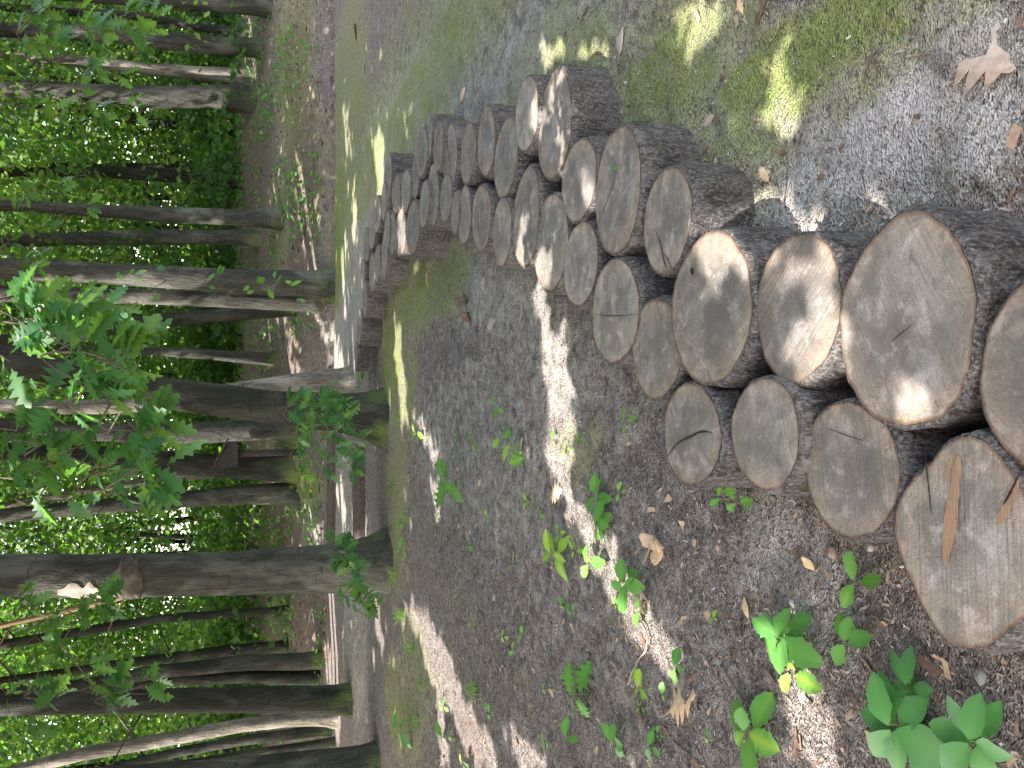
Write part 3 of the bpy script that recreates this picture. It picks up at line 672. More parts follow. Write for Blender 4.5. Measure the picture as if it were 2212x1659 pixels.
for ti, (label, mk, pts, dist) in enumerate(TREES):
    x0, y0, w0 = pts[0]
    g0 = ground_hit(x0, y0) if dist is None else None
    Yp = g0[1] if dist is None else dist
    P = []; Rr = []
    for (x, y, wd) in pts:
        d = ray(x, y); t_ = Yp / d[1]; p = np.array([0, 0, HC]) + d * t_
        P.append(p); Rr.append(wd / 2 / FOC * (t_ * 1.0))
    P = np.array(P); Rr = np.array(Rr)
    gz = float(terrain(P[0, 0], Yp))
    # seat the foot in the ground, keep going above the frame
    foot = P[0].copy(); foot[2] = gz - 0.15
    if P[0][2] > gz + 0.1:
        P = np.vstack([[P[0][0], Yp, gz + 0.1], P]); Rr = np.concatenate([[Rr[0] * 1.25], Rr])
    P = np.vstack([foot, P]); Rr = np.concatenate([[Rr[0] * 1.12], Rr])
    top = P[-1]; dr = P[-1] - P[-2]; dr /= np.linalg.norm(dr)
    ht = max(top[2] + 2.5, 9.5)
    n_up = 4
    for k in range(1, n_up + 1):
        f = k / n_up
        drk = dr * (1 - 0.5 * f) + np.array([0, 0, 1]) * 0.5 * f
        P = np.vstack([P, P[-1] + drk / drk[2] * (ht - top[2]) / n_up]); Rr = np.append(Rr, Rr[-1] * (1 - 0.12))
    base = np.array([P[0][0], Yp, gz])
    t = thing('tree', base, label, 'tree', TGROUP)
    # resample by arc length, add small waver
    s = np.concatenate([[0], np.cumsum(np.linalg.norm(np.diff(P, axis=0), axis=1))])
    big = Rr.max() > 0.12
    ss = np.concatenate([np.linspace(0, 1.2, 12), np.arange(1.4, s[-1], 0.22)])
    Q = np.stack([np.interp(ss, s, P[:, k]) for k in range(3)], 1); RQ = np.interp(ss, s, Rr)
    RQ = RQ * (1 + 0.05 * (fbm(ss * 1.7 + ti, ss * 0 + ti, 2) - 0.5) * 2)
    Q[:, 1] += 0.05 * (fbm(ss * 0.6, ss * 0 + ti * 3, 2) - 0.5) * np.minimum(ss, 1)
    mb = MB()
    n = 28 if big else 14
    # tube with root flutes near the foot
    th = np.arange(n) * 2 * np.pi / n
    Vs = []
    for i in range(len(Q)):
        fl = 0.07 * math.exp(-max(0, Q[i, 2] - gz) / 0.22)
        r = RQ[i] * (1 + fl * np.cos(5 * th + ti) + 0.10 * (fbm(np.cos(th) * 1.8 + ti * 7, np.sin(th) * 1.8 + ss[i] * 0.5, 3) - 0.5))
        Vs.append(Q[i] + np.stack([np.cos(th) * r, np.sin(th) * r, 0 * th], 1))
    F = []
    for i in range(len(Q) - 1):
        for j in range(n): F.append((i * n + j, i * n + (j + 1) % n, (i + 1) * n + (j + 1) % n, (i + 1) * n + j))
    F.append(tuple((len(Q) - 1) * n + j for j in range(n)))
    mb.add(np.concatenate(Vs) - base, F, 0.5)
    # a few dead twigs and limbs off the trunk
    for b_ in range(5):
        zi = random.randrange(int(len(Q) * 0.35), len(Q) - 2)
        a_ = random.uniform(0, 6.28); ln = random.uniform(0.5, 1.5)
        d_ = np.array([math.cos(a_), math.sin(a_) * 0.7, random.uniform(0.2, 0.7)])
        p0 = Q[zi] - base
        pts_ = [p0, p0 + d_ * ln * 0.5 + np.array([0, 0, 0.04]), p0 + d_ * ln + np.array([random.uniform(-.1, .1), 0, random.uniform(-.05, .2)])]
        tube(mb, resample(pts_, 6), np.linspace(0.018, 0.004, 6), 5)
    for k in range(3):
        a_ = 2.1 * k + ti; d_ = np.array([math.cos(a_), math.sin(a_), 0.6]); p0 = Q[-2 - 2 * k] - base
        tube(mb, resample([p0, p0 + d_ * 1.2, p0 + d_ * 2.6 + np.array([0, 0, .3])], 6), np.linspace(RQ[-1] * .55, 0.01, 6), 6)
    mb.build('trunk', M[mk], t)
    tree_info.append(dict(o=t, base=base, Q=Q, R=RQ, Y=Yp, leaf=[], top=Q[-1], kind=mk))

def trunk_patch(tree, xa, xb, th0, th1, mat_, name, seed, proud=.006):
    T_ = tree_info[tree]; px, _ = proj(T_['Q'])
    ia, ib = int(np.argmin(np.abs(px - xa))), int(np.argmin(np.abs(px - xb)))
    Q = T_['Q'][min(ia, ib):max(ia, ib) + 1]; R_ = T_['R'][min(ia, ib):max(ia, ib) + 1]
    m_, k_ = 26, 12; t_ = np.linspace(0, len(Q) - 1, m_)
    C_ = np.stack([np.interp(t_, np.arange(len(Q)), Q[:, j]) for j in range(3)], 1); RR = np.interp(t_, np.arange(len(Q)), R_)
    V = []
    for i in range(m_):
        f = i / (m_ - 1); wd = math.sin(math.pi * min(max(f, .02), .98)) ** .5; c0 = (th0 + th1) / 2 + .25 * (vnoise(np.array([f * 5. + seed]), np.array([1.]))[0] - .5); hw = (th1 - th0) / 2 * wd * (.7 + .6 * vnoise(np.array([f * 9. + seed]), np.array([4.]))[0])
        for j in range(k_ + 1):
            a_ = c0 + hw * (2 * j / k_ - 1); r_ = RR[i] * 1.05 + proud * math.sin(math.pi * j / k_)
            V.append(C_[i] + np.array([math.cos(a_), math.sin(a_), 0]) * r_ - T_['base'])
    mb = MB(); mb.add(V, [(i * (k_ + 1) + j, i * (k_ + 1) + j + 1, (i + 1) * (k_ + 1) + j + 1, (i + 1) * (k_ + 1) + j) for i in range(m_ - 1) for j in range(k_)])
    return mb.build(name, mat_, T_['o'])
M['scar'] = plain('scar_wood', (0.30, 0.27, 0.23), .85, (0.14, 0.12, 0.10), 9, .2, (1, 1, .4))
M['scar_rim'] = plain('scar_rim', (0.03, 0.026, 0.022), .95, (0.06, 0.052, 0.042), 12)
trunk_patch(18, 120, 255, -2.75, -1.75, M['scar'], 'healed_wound', 1, .01)
trunk_patch(18, 262, 284, -3.1, -.3, M['scar_rim'], 'bark_ridge', 3, .015)

# background trees, one crown and trunk each, beyond the nearer trunks
BG = []
for i in range(34):
    yy = 21 + 19 * ((i * 0.618) % 1.0)
    xx = (-0.53 + 1.06 * ((i * 0.37 + 0.11) % 1.0)) * yy
    BG.append((xx, yy))
bgi = []
for i, (xx, yy) in enumerate(BG):
    gz = float(terrain(xx, yy)); base = np.array([xx, yy, gz])
    t = thing('understory_tree', base, 'thin leafy tree far back in the wood, its stem lost among bright leaves', 'tree', 'leafy trees filling the back of the wood')
    mb = MB(); ln = random.uniform(-0.8, 0.8)
    pts = [(0, 0, -0.2), (ln * .2, 0, 2.2), (ln * .6, .1, 5), (ln, .2, 9)]
    Q = resample(pts, 14)
    tube(mb, Q, np.linspace(random.uniform(.07, .16), .03, 14), 8, rough=0.08)
    for b_ in range(9):
        p0 = Q[3 + b_]; a_ = b_ * 2.4; L_ = random.uniform(1.2, 2.4)
        tube(mb, resample([p0, p0 + np.array([math.cos(a_) * L_ * .5, math.sin(a_) * L_ * .5, .25]), p0 + np.array([math.cos(a_) * L_, math.sin(a_) * L_, random.uniform(.1, .7)])], 5), np.linspace(.028, .007, 5), 5)
    mb.build('trunk', M['trunk_dark'], t)
    bgi.append(dict(o=t, base=base, n=0))

# ------------------------------------------------------------------ leaves in bulk
def leaf_quads(C, size, droop=0.6, aspect=0.55, seed=0):
    """kite leaves at centres C, random headings, mostly facing up; returns (n*4,3)"""
    r_ = np.random.default_rng(seed); n = len(C)
    az = r_.random(n) * 2 * np.pi
    nrm = np.stack([r_.normal(0, droop, n), r_.normal(0, droop, n), np.ones(n)], 1); nrm /= np.linalg.norm(nrm, axis=1, keepdims=True)
    h = np.stack([np.cos(az), np.sin(az), np.zeros(n)], 1)
    h = h - nrm * (h * nrm).sum(1, keepdims=True); h /= np.linalg.norm(h, axis=1, keepdims=True)
    s_ = np.cross(nrm, h)
    L_ = (size * (0.65 + 0.7 * r_.random(n)))[:, None]
    W_ = L_ * aspect * (0.8 + 0.4 * r_.random(n))[:, None]
    a = C - h * L_ * .5; b = C + s_ * W_ * .5 - h * L_ * .05 - nrm * L_ * .06; c = C + h * L_ * .5 - nrm * L_ * .1; d = C - s_ * W_ * .5 + h * L_ * .08 - nrm * L_ * .06
    return np.stack([a, b, c, d], 1).reshape(-1, 3)

# background foliage as sprays of leaves round twig points
rb = np.random.default_rng(5)
def spray_points(n_sprays):
    out = []
    ys_ = 16.5 + 26 * rb.random(n_sprays) ** 0.8
    ax = (rb.random(n_sprays) * 1.14 - 0.57)
    xs_ = ax * ys_
    gz = terrain(xs_, ys_)
    top = HC + ys_ * 0.30
    zs = gz + 0.35 + (top - gz) * rb.random(n_sprays) ** 0.95
    return np.stack([xs_, ys_, zs], 1)
S = spray_points(9500)
S2 = spray_points(4200); S2[:, 2] = HC + S2[:, 1] * 0.30 + 5.5 * rb.random(len(S2)); S2 = S2[fbm(S2[:, 0] * .35 + 7, S2[:, 1] * .35, 3) > .44]  # S2: leaves above the view, added to shade the foliage below
S3 = spray_points(1500); S3[:, 1] = rb.uniform(20, 32, len(S3)); S3[:, 0] = rb.uniform(-.57, .57, len(S3)) * S3[:, 1]; S3[:, 2] = terrain(S3[:, 0], S3[:, 1]) + rb.uniform(.1, 1.3, len(S3))
nS = len(S)
cl = fbm(S[:, 0] * 0.38 + 31, S[:, 2] * 0.55 + S[:, 1] * 0.06, 3)
# open understorey near the ground between the nearest trunks, denser foliage further back
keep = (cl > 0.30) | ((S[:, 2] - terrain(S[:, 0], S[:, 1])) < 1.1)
near_low = (S[:, 1] < 20) & (rb.random(len(S)) < 0.55)
S = np.concatenate([S[keep & ~near_low], S2, S3])
cnt = rb.integers(22, 42, len(S))
idx = np.repeat(np.arange(len(S)), cnt)
spread = np.where((S[:, 2] - terrain(S[:, 0], S[:, 1])) < 1.1, 0.35, 0.55)[idx]
C = S[idx] + np.stack([rb.normal(0, 1, len(idx)) * spread, rb.normal(0, 1, len(idx)) * spread, rb.normal(0, .3, len(idx)) * spread], 1)
tone = np.clip(2.4 * (fbm(C[:, 0] * 0.4, C[:, 2] * 0.55 + C[:, 1] * 0.3, 3) - 0.5) + 0.20 + 0.45 * rb.random(len(C)), 0, 1) * np.repeat(rb.choice([.35, 1, 1.35], len(S)), cnt)
ok = C[:, 2] > terrain(C[:, 0], C[:, 1]) + 0.05
C = C[ok]; tone = tone[ok]
sz = 0.14 + 0.0032 * (C[:, 1] - 15)
low = (C[:, 2] - terrain(C[:, 0], C[:, 1])) < 1.0
# nearest background tree takes the leaf
B2 = np.array(BG)
nb = np.argmin((C[:, None, 0] - B2[None, :, 0]) ** 2 + (C[:, None, 1] - B2[None, :, 1]) ** 2, axis=1)
for i in range(len(BG)):
    mk_ = (nb == i) & ~low
    if mk_.sum() < 10: continue
    Vq = leaf_quads(C[mk_], sz[mk_], 1.3, 0.7, i)
    quads_mesh('crown_and_shade_leaves', Vq, M['far_leaf'], tone[mk_], bgi[i]['o'], origin=bgi[i]['base'])
# knee high undergrowth along the back of the bank
ug = quads_mesh('undergrowth', leaf_quads(C[low], sz[low], 1.0, 0.7, 90), M['far_leaf'], tone[low] * 0.6); tag(ug, kind='stuff')  # toned down: the undergrowth's shade is put into its leaf colour

# ------------------------------------------------------------------ unseen leaf layers added over the path, gaps shaped to place the sun patches
GAPS0 = [  # on the ground
 [(1138,640),(1180,636),(1192,700),(1205,690),(1222,700),(1215,760),(1237,850),(1242,920),(1228,990),(1205,1062),(1182,1000),(1176,900),(1190,830),(1168,740),(1142,690)],
 [(1215,1050),(1262,1060),(1330,1200),(1400,1290),(1460,1390),(1500,1450),(1450,1480),(1395,1400),(1330,1290),(1270,1190),(1230,1120)],
 [(1685,1400),(1745,1420),(1800,1560),(1840,1670),(1760,1670),(1710,1540)],
 [(872,1290),(925,1320),(965,1400),(995,1480),(1045,1560),(1080,1670),(1025,1670),(980,1560),(940,1480),(905,1400),(876,1350)],
 [(852,700),(866,730),(886,890),(872,905),(856,800)], [(893,880),(915,890),(948,985),(937,1005),(915,950)], [(928,1040),(945,1050),(955,1110),(940,1110)],
 [(1605,450),(1650,425),(1690,436),(1725,500),(1640,500)], [(1165,110),(1200,95),(1235,150),(1180,155)], [(1290,110),(1310,90),(1330,140),(1300,150)],
 [(640,330),(668,400),(690,470),(677,560),(655,540),(642,440)], [(800,280),(825,300),(840,440),(822,440)], [(740,230),(752,235),(760,330),(748,330)], [(760,400),(768,400),(774,520),(764,520)],
 [(600,680),(625,690),(650,760),(662,815),(630,815),(612,760)], [(690,680),(707,690),(738,740),(744,805),(718,800),(700,730)],
 [(722,1040),(740,1060),(748,1130),(764,1170),(738,1120)], [(762,1110),(790,1115),(788,1168),(758,1168)], [(676,1135),(692,1140),(702,1170),(680,1170)],
 [(580,395),(600,400),(606,445),(585,440)], [(700,1390),(712,1395),(722,1480),(708,1480)], [(800,1270),(812,1280),(832,1400),(815,1390)], [(1090,1560),(1140,1600),(1200,1670),(1130,1670)],
 [(1480,20),(1520,10),(1560,60),(1500,70)], [(1640,180),(1700,170),(1760,230),(1680,240)], [(940,1520),(955,1530),(975,1640),(955,1640)], [(1660,1300),(1700,1290),(1720,1360),(1680,1360)],
]
GAPST = [  # on the cut faces
 [(1180,175),(1203,160),(1212,230),(1230,290),(1222,378),(1190,372),(1198,290),(1178,250)], [(1146,225),(1160,235),(1162,285),(1146,275)],
 [(1222,335),(1250,340),(1278,400),(1288,432),(1260,435),(1248,390)], [(1530,498),(1582,506),(1588,565),(1558,552)], [(1503,640),(1532,632),(1532,658),(1506,668)],
 [(1712,560),(1762,556),(1802,600),(1818,700),(1802,795),(1762,806),(1725,775),(1738,690),(1730,640)],
 [(1116,462),(1138,478),(1153,572),(1108,562),(1120,520)], [(1160,556),(1185,545),(1196,605),(1163,620)], [(856,462),(872,462),(876,550),(858,552)], [(1958,840),(2030,820),(2060,880),(1980,905)],
 [(1830,690),(1855,690),(1855,740),(1828,735)], [(1600,560),(1640,560),(1640,600),(1600,600)],
]
polys = [(world_poly(p), None) for p in GAPS0] + [(world_poly(p, ZT), ZT) for p in GAPST]
TG = []  # lit stretches of trunk: (point, radius)
def lit(tree, xa, xb, n=6, r=0.22, dx=-0.6):
    T_ = tree_info[tree]
    px, py = proj(T_['Q'])
    for x in np.linspace(xa, xb, n):
        i = int(np.argmin(np.abs(px - x)))
        TG.append((T_['Q'][i] + np.array([dx * T_['R'][i], -0.3 * T_['R'][i], 0]), r))
lit(3, 250, 530, 9, 0.30); lit(3, 60, 160, 4, 0.2); lit(1, 455, 530, 3, 0.25); lit(4, 10, 160, 4, 0.16, -1.1); lit(8, 290, 330, 2, 0.16, -.8); lit(9, 500, 620, 4, .2)
lit(11, 420, 560, 3, .16); lit(13, 20, 230, 5, .25); lit(13, 600, 740, 3, .16, .6); lit(14, 430, 560, 4, .2, .5); lit(16, 60, 200, 3, .2); lit(17, 40, 360, 6, .25); lit(18, 120, 255, 4, .13, -.7)
lit(20, 20, 220, 5, .3); lit(25, 180, 700, 13, .3); lit(28, 480, 520, 1, .12, .7); lit(12, 330, 350, 2, .12, -1.0)
rc = np.random.default_rng(3)
def shade_canopy(z0, z1, spacing, size, seed, region, gf=.42):
    r_ = np.random.default_rng(seed)
    ya, yb = region
    gx = np.arange(-16, 13, spacing); gy = np.arange(ya, yb, spacing)
    X, Y = np.meshgrid(gx, gy); X = X.ravel() + r_.normal(0, spacing * .45, X.size); Y = Y.ravel() + r_.normal(0, spacing * .45, Y.size)
    keep = (X < 0.50 * np.maximum(Y, 0) + 2.2) & (X > -0.50 * np.maximum(Y, 0) - 1.6)
    X, Y = X[keep], Y[keep]
    gz = terrain(X, Y)
    Z = r_.uniform(z0, z1, len(X))
    t_ = (Z - gz) / SUN[2]
    P = np.stack([X, Y, gz], 1) + SUN * t_[:, None]
    C = P
    kill = np.zeros(len(C), bool)
    wob = 0.05
    ex = r_.normal(0, wob, len(C)) * 0.5; ey = r_.normal(0, wob, len(C)) * 0.5
    for poly, zt in polys:
        if zt is None: hx, hy = X, Y
        else:
            tt = (Z - zt) / SUN[2]; hx = C[:, 0] - SUN[0] * tt; hy = C[:, 1] - SUN[1] * tt
        # leaves are broad: grow the hole a little
        c = poly.mean(0); g_ = (poly - c); L_ = np.maximum(np.linalg.norm(g_, axis=1, keepdims=True), 1e-3)
        pg = c + g_ * (1 + size * gf / L_)
        kill |= inpoly(hx + ex, hy + ey, pg)
    for q_, rad in TG:
        v = C - q_; d = np.linalg.norm(v - (v @ SUN)[:, None] * SUN, axis=1)
        kill |= d < rad + size * .4
    # small random pinholes
    ph = fbm(X * 2.3 + seed, Y * 2.3, 2)
    kill |= (ph > 0.80) & (Y > 9)
    return C[~kill]
CN = np.concatenate([shade_canopy(3.4, 4.2, 0.055, 0.13, 21, (0.2, 6.5), .46), shade_canopy(6.0, 7.2, 0.10, 0.24, 22, (0.2, 6.8), .66), shade_canopy(6.6, 8.4, 0.13, 0.25, 23, (6.2, 21)), shade_canopy(8.5, 10.5, 0.15, 0.27, 24, (6.2, 22))])
szc = np.where(CN[:, 2] < 4.6, 0.145, np.where(CN[:, 2] < 7.2, 0.25, 0.28))
tb = np.array([ti_['top'][:2] for ti_ in tree_info])
nt_ = np.argmin((CN[:, None, 0] - tb[None, :, 0]) ** 2 + (CN[:, None, 1] - tb[None, :, 1]) ** 2, axis=1)
for i, ti_ in enumerate(tree_info):
    mk_ = nt_ == i
    own = ti_['top'] + rc.normal(0, 1, (160, 3)) * np.array([.8, .8, .45]) + np.array([0, 0, .6])
    own = own[own[:, 2] > HC + own[:, 1] * 0.27 + 0.4]
    for q_, rad in TG:
        v = own - q_; own = own[np.linalg.norm(v - (v @ SUN)[:, None] * SUN, axis=1) > rad + .1]
    CC = np.concatenate([CN[mk_], own]); s_ = np.concatenate([szc[mk_], np.full(len(own), .2)])
    quads_mesh('crown_and_shade_leaves', leaf_quads(CC, s_, 0.35, 0.95, 300 + i), M['canopy_leaf'], rc.random(len(CC)), ti_['o'], origin=ti_['base'])  # nearest trunk carries these unseen shade leaves along with its own

# ------------------------------------------------------------------ shaped leaves
def prof_leaf(kind):
    if kind == 'oak': P_ = [(0, .015), (.08, .03), (.17, .17), (.24, .07), (.36, .33), (.43, .12), (.55, .40), (.64, .13), (.76, .30), (.83, .11), (.92, .12), (1, 0)]
    elif kind == 'toothed': P_ = [(0, .015), (.1, .10), (.2, .20), (.25, .18), (.36, .29), (.42, .26), (.54, .33), (.6, .28), (.72, .28), (.78, .21), (.88, .16), (1, 0)]
    else: P_ = [(0, .012), (.1, .11), (.22, .2), (.36, .26), (.5, .275), (.64, .25), (.78, .18), (.9, .09), (1, 0)]
    return P_
def add_leaf(mb, kind, p, h, nrm, L_, a=0.5, curl=0.12, fold=0.12, rs=None):
    P_ = prof_leaf(kind); rs = rs or random
    h = np.asarray(h, float); h /= np.linalg.norm(h); nrm = np.asarray(nrm, float)
    nrm = nrm - h * (nrm @ h); nrm /= max(np.linalg.norm(nrm), 1e-6); s_ = np.cross(nrm, h)
    V = []; A_ = []
    jit = [1 + rs.uniform(-.15, .15) for _ in range(2 * len(P_))]
    tw = rs.uniform(-.25, .25)
    for i, (t, w_) in enumerate(P_):
        z = -curl * t * t * L_
        c = p + h * t * L_ + nrm * z
        st = s_ * math.cos(tw * t) + nrm * math.sin(tw * t)
        wl = w_ * L_ * jit[i]; wr = w_ * L_ * jit[i + len(P_)]
        V += [c + st * wl + nrm * fold * wl, c, c - st * wr + nrm * fold * wr]; A_ += [a - .12 + rs.uniform(-.1, .1), a + .2, a - .12 + rs.uniform(-.1, .1)]
    F = []
    for i in range(len(P_) - 1):
        F += [(3*i, 3*i+1, 3*i+4, 3*i+3), (3*i+1, 3*i+2, 3*i+5, 3*i+4)]
    mb.add(V, F, np.clip(A_, 0, 1))

# ------------------------------------------------------------------ hanging oak branches near the camera
def px_point(x, y, d):
    r_ = ray(x, y); return np.array([0, 0, HC]) + r_ / np.linalg.norm(r_) * d
def oak_branch(label, nodes, root, leaf_len, per, seed, bright=0.5, name='oak_branch', kind='oak', spread=1.0):
    """nodes: (x,y,dist) pixel anchored twig tips; root: where the branch comes from"""
    rs = random.Random(seed)
    base = px_point(*root)
    t = thing(name, base, label, 'branch', 'leafy oak branches hanging into the view' if name == 'oak_branch' else None)
    tips = [px_point(*q_) for q_ in nodes]
    done = [base]; wood = MB(); lf = MB()
    for tp in tips:
        k = min(range(len(done)), key=lambda i: np.linalg.norm(done[i] - tp) + 0.15 * (i == 0))
        s0 = done[k]; mid = (s0 + tp) / 2 + np.array([rs.uniform(-.03, .03), rs.uniform(-.03, .03), .05 + rs.uniform(0, .04)])
        tube(wood, resample([s0, mid, tp], 6) - base, np.linspace(.0032, .0014, 6), 5)
        done.append(mid); done.append(tp)
        dr = tp - s0; dr[2] *= 0.3; dr /= max(np.linalg.norm(dr), 1e-3)
        for j in range(per):
            a_ = rs.uniform(0, 2 * math.pi) if j else 0
            hv = dr * 0.4 + np.array([math.cos(a_), math.sin(a_) * .6, rs.uniform(-1.0, .1)]) * spread
            nv = np.array([rs.gauss(0, .5), rs.gauss(-.55, .55), 1])
            L_ = leaf_len * rs.uniform(.6, 1.15)
            o_ = tp + np.array([rs.gauss(0, .012), rs.gauss(0, .012), rs.gauss(0, .012)]) - dr * rs.uniform(0, .06)
            tn = min(1, max(0, rs.gauss(bright, .28)))
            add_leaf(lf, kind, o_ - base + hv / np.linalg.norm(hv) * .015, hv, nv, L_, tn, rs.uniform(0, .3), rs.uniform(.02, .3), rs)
    wood.build('twig', M['twig'], t); lf.build('foliage', M['oak_leaf'], t)
    return t
def scatter(x0, x1, y0, y1, d0, d1, n, seed):
    rs = random.Random(seed)
    pts = [(rs.uniform(x0, x1), rs.uniform(y0, y1), rs.uniform(d0, d1)) for _ in range(n)]
    return sorted(pts)
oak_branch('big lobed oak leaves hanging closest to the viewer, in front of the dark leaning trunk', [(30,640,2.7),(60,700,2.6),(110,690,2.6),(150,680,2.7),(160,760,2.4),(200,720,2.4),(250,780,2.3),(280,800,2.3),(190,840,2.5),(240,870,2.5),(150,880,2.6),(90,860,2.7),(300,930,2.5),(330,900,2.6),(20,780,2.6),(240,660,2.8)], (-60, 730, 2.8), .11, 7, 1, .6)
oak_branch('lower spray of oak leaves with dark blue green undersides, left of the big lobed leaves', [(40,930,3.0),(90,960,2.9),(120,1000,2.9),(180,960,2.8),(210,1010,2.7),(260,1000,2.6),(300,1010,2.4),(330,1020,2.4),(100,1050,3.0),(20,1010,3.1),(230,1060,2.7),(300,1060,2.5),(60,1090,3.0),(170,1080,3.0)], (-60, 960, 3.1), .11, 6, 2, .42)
oak_branch('small yellow green leaves scattered over the sunlit trunk near the right edge', scatter(30, 330, 10, 130, 5.0, 6.0, 20, 4), (-60, 60, 5.5), .11, 5, 3, .75)
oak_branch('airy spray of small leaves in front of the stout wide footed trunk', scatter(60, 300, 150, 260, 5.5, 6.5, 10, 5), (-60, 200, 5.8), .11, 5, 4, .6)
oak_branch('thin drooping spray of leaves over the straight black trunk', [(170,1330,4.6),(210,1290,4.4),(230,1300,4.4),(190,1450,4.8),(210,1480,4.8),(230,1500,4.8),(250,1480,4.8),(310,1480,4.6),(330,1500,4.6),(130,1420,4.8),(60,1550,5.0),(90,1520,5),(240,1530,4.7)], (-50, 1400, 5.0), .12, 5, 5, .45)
oak_branch('wispy leaves high beside the orange lit dead sapling', scatter(10, 140, 1280, 1560, 5.0, 6.5, 11, 6), (-60, 1380, 5.6), .11, 5, 6, .6)
oak_branch('fine spray of pale leaves between the lone dark trunk and the knotted one', scatter(10, 200, 400, 600, 5.5, 7.0, 9, 8), (-60, 500, 6.0), .10, 5, 8, .7)
# shoots growing from the foot of the big trunks
c12 = tree_info[12]['Q'][3]; 
oak_branch('leafy shoots sprouting from the foot of the big dark leaning trunk', [(620,880,5.9),(640,870,5.8),(640,900,5.8),(670,880,5.7),(690,890,5.6),(700,850,5.7),(720,900,5.6),(735,880,5.6),(740,930,5.7),(720,940,5.8),(745,900,5.5),(700,920,5.6),(660,930,6.0),(640,960,6.0),(690,960,5.9),(730,985,5.6),(755,1000,5.5),(760,1025,5.5),(700,1010,5.9),(770,960,5.7),(650,1030,6.2)], (815, 925, 6.9), .125, 5, 9, .42, name='basal_shoots')
oak_branch('leafy shoots in front of the thick wounded trunk', [(715,1180,5.6),(730,1195,5.6),(745,1190,5.5),(750,1215,5.5),(720,1240,5.6),(738,1235,5.6),(760,1225,5.5),(770,1250,5.5),(735,1265,5.7),(750,1290,5.8),(770,1300,5.8),(790,1290,5.8),(805,1310,5.8),(790,1330,5.9)], (835, 1240, 6.0), .115, 5, 10, .42, name='basal_shoots')
oak_branch('small bright shoots on the knotted pale trunk', [(250,600,7.6),(280,595,7.6),(300,600,7.6),(450,615,7.5),(470,590,7.5),(490,640,7.5),(560,610,7.5),(585,625,7.5),(600,600,7.5),(530,640,7.5),(335,570,7.5),(330,640,7.2),(640,655,7.6),(620,620,7.5)], (705, 640, 9.6), .09, 2, 11, .8, name='basal_shoots', kind='toothed')

# ------------------------------------------------------------------ seedlings on the ground
def seedling(x, y, size_px, kind, n, label, seed, bright=.5, matk='seed_leaf', tall=0.6, name='seedling', group='oak seedlings and sprouts on the bare soil', cat='seedling'):
    rs = random.Random(seed * 13 + 5)
    b = ground_hit(x, y); d_ = np.linalg.norm(b - np.array([0, 0, HC]))
    S_ = size_px / FOC * d_
    b[2] = float(terrain(b[0], b[1], True)) - .005
    t = thing(name, b, label, cat, group)
    lf = MB(); st = MB()
    L_ = S_ * 0.55; hgt = S_ * tall
    tube(st, resample([(0, 0, -.01), (rs.uniform(-.1, .1) * hgt, 0, hgt * .5), (rs.uniform(-.15, .15) * hgt, rs.uniform(-.1, .1) * hgt, hgt)], 5), np.linspace(max(.0016, S_ * .012), .001, 5), 5)
    for j in range(n):
        a_ = j * 2.4 + rs.uniform(-.4, .4); f = 1 - 0.5 * (j / max(n, 1))
        h = np.array([math.cos(a_), math.sin(a_), rs.uniform(-.25, .45)])
        nv = np.array([rs.gauss(0, .2), rs.gauss(0, .2) - .25, 1])
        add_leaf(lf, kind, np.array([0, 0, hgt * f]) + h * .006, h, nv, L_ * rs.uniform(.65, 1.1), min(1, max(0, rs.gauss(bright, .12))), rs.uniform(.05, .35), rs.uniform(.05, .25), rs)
    st.build('stem', M['green_stem'], t); lf.build('foliage', M[matk], t)
    return t
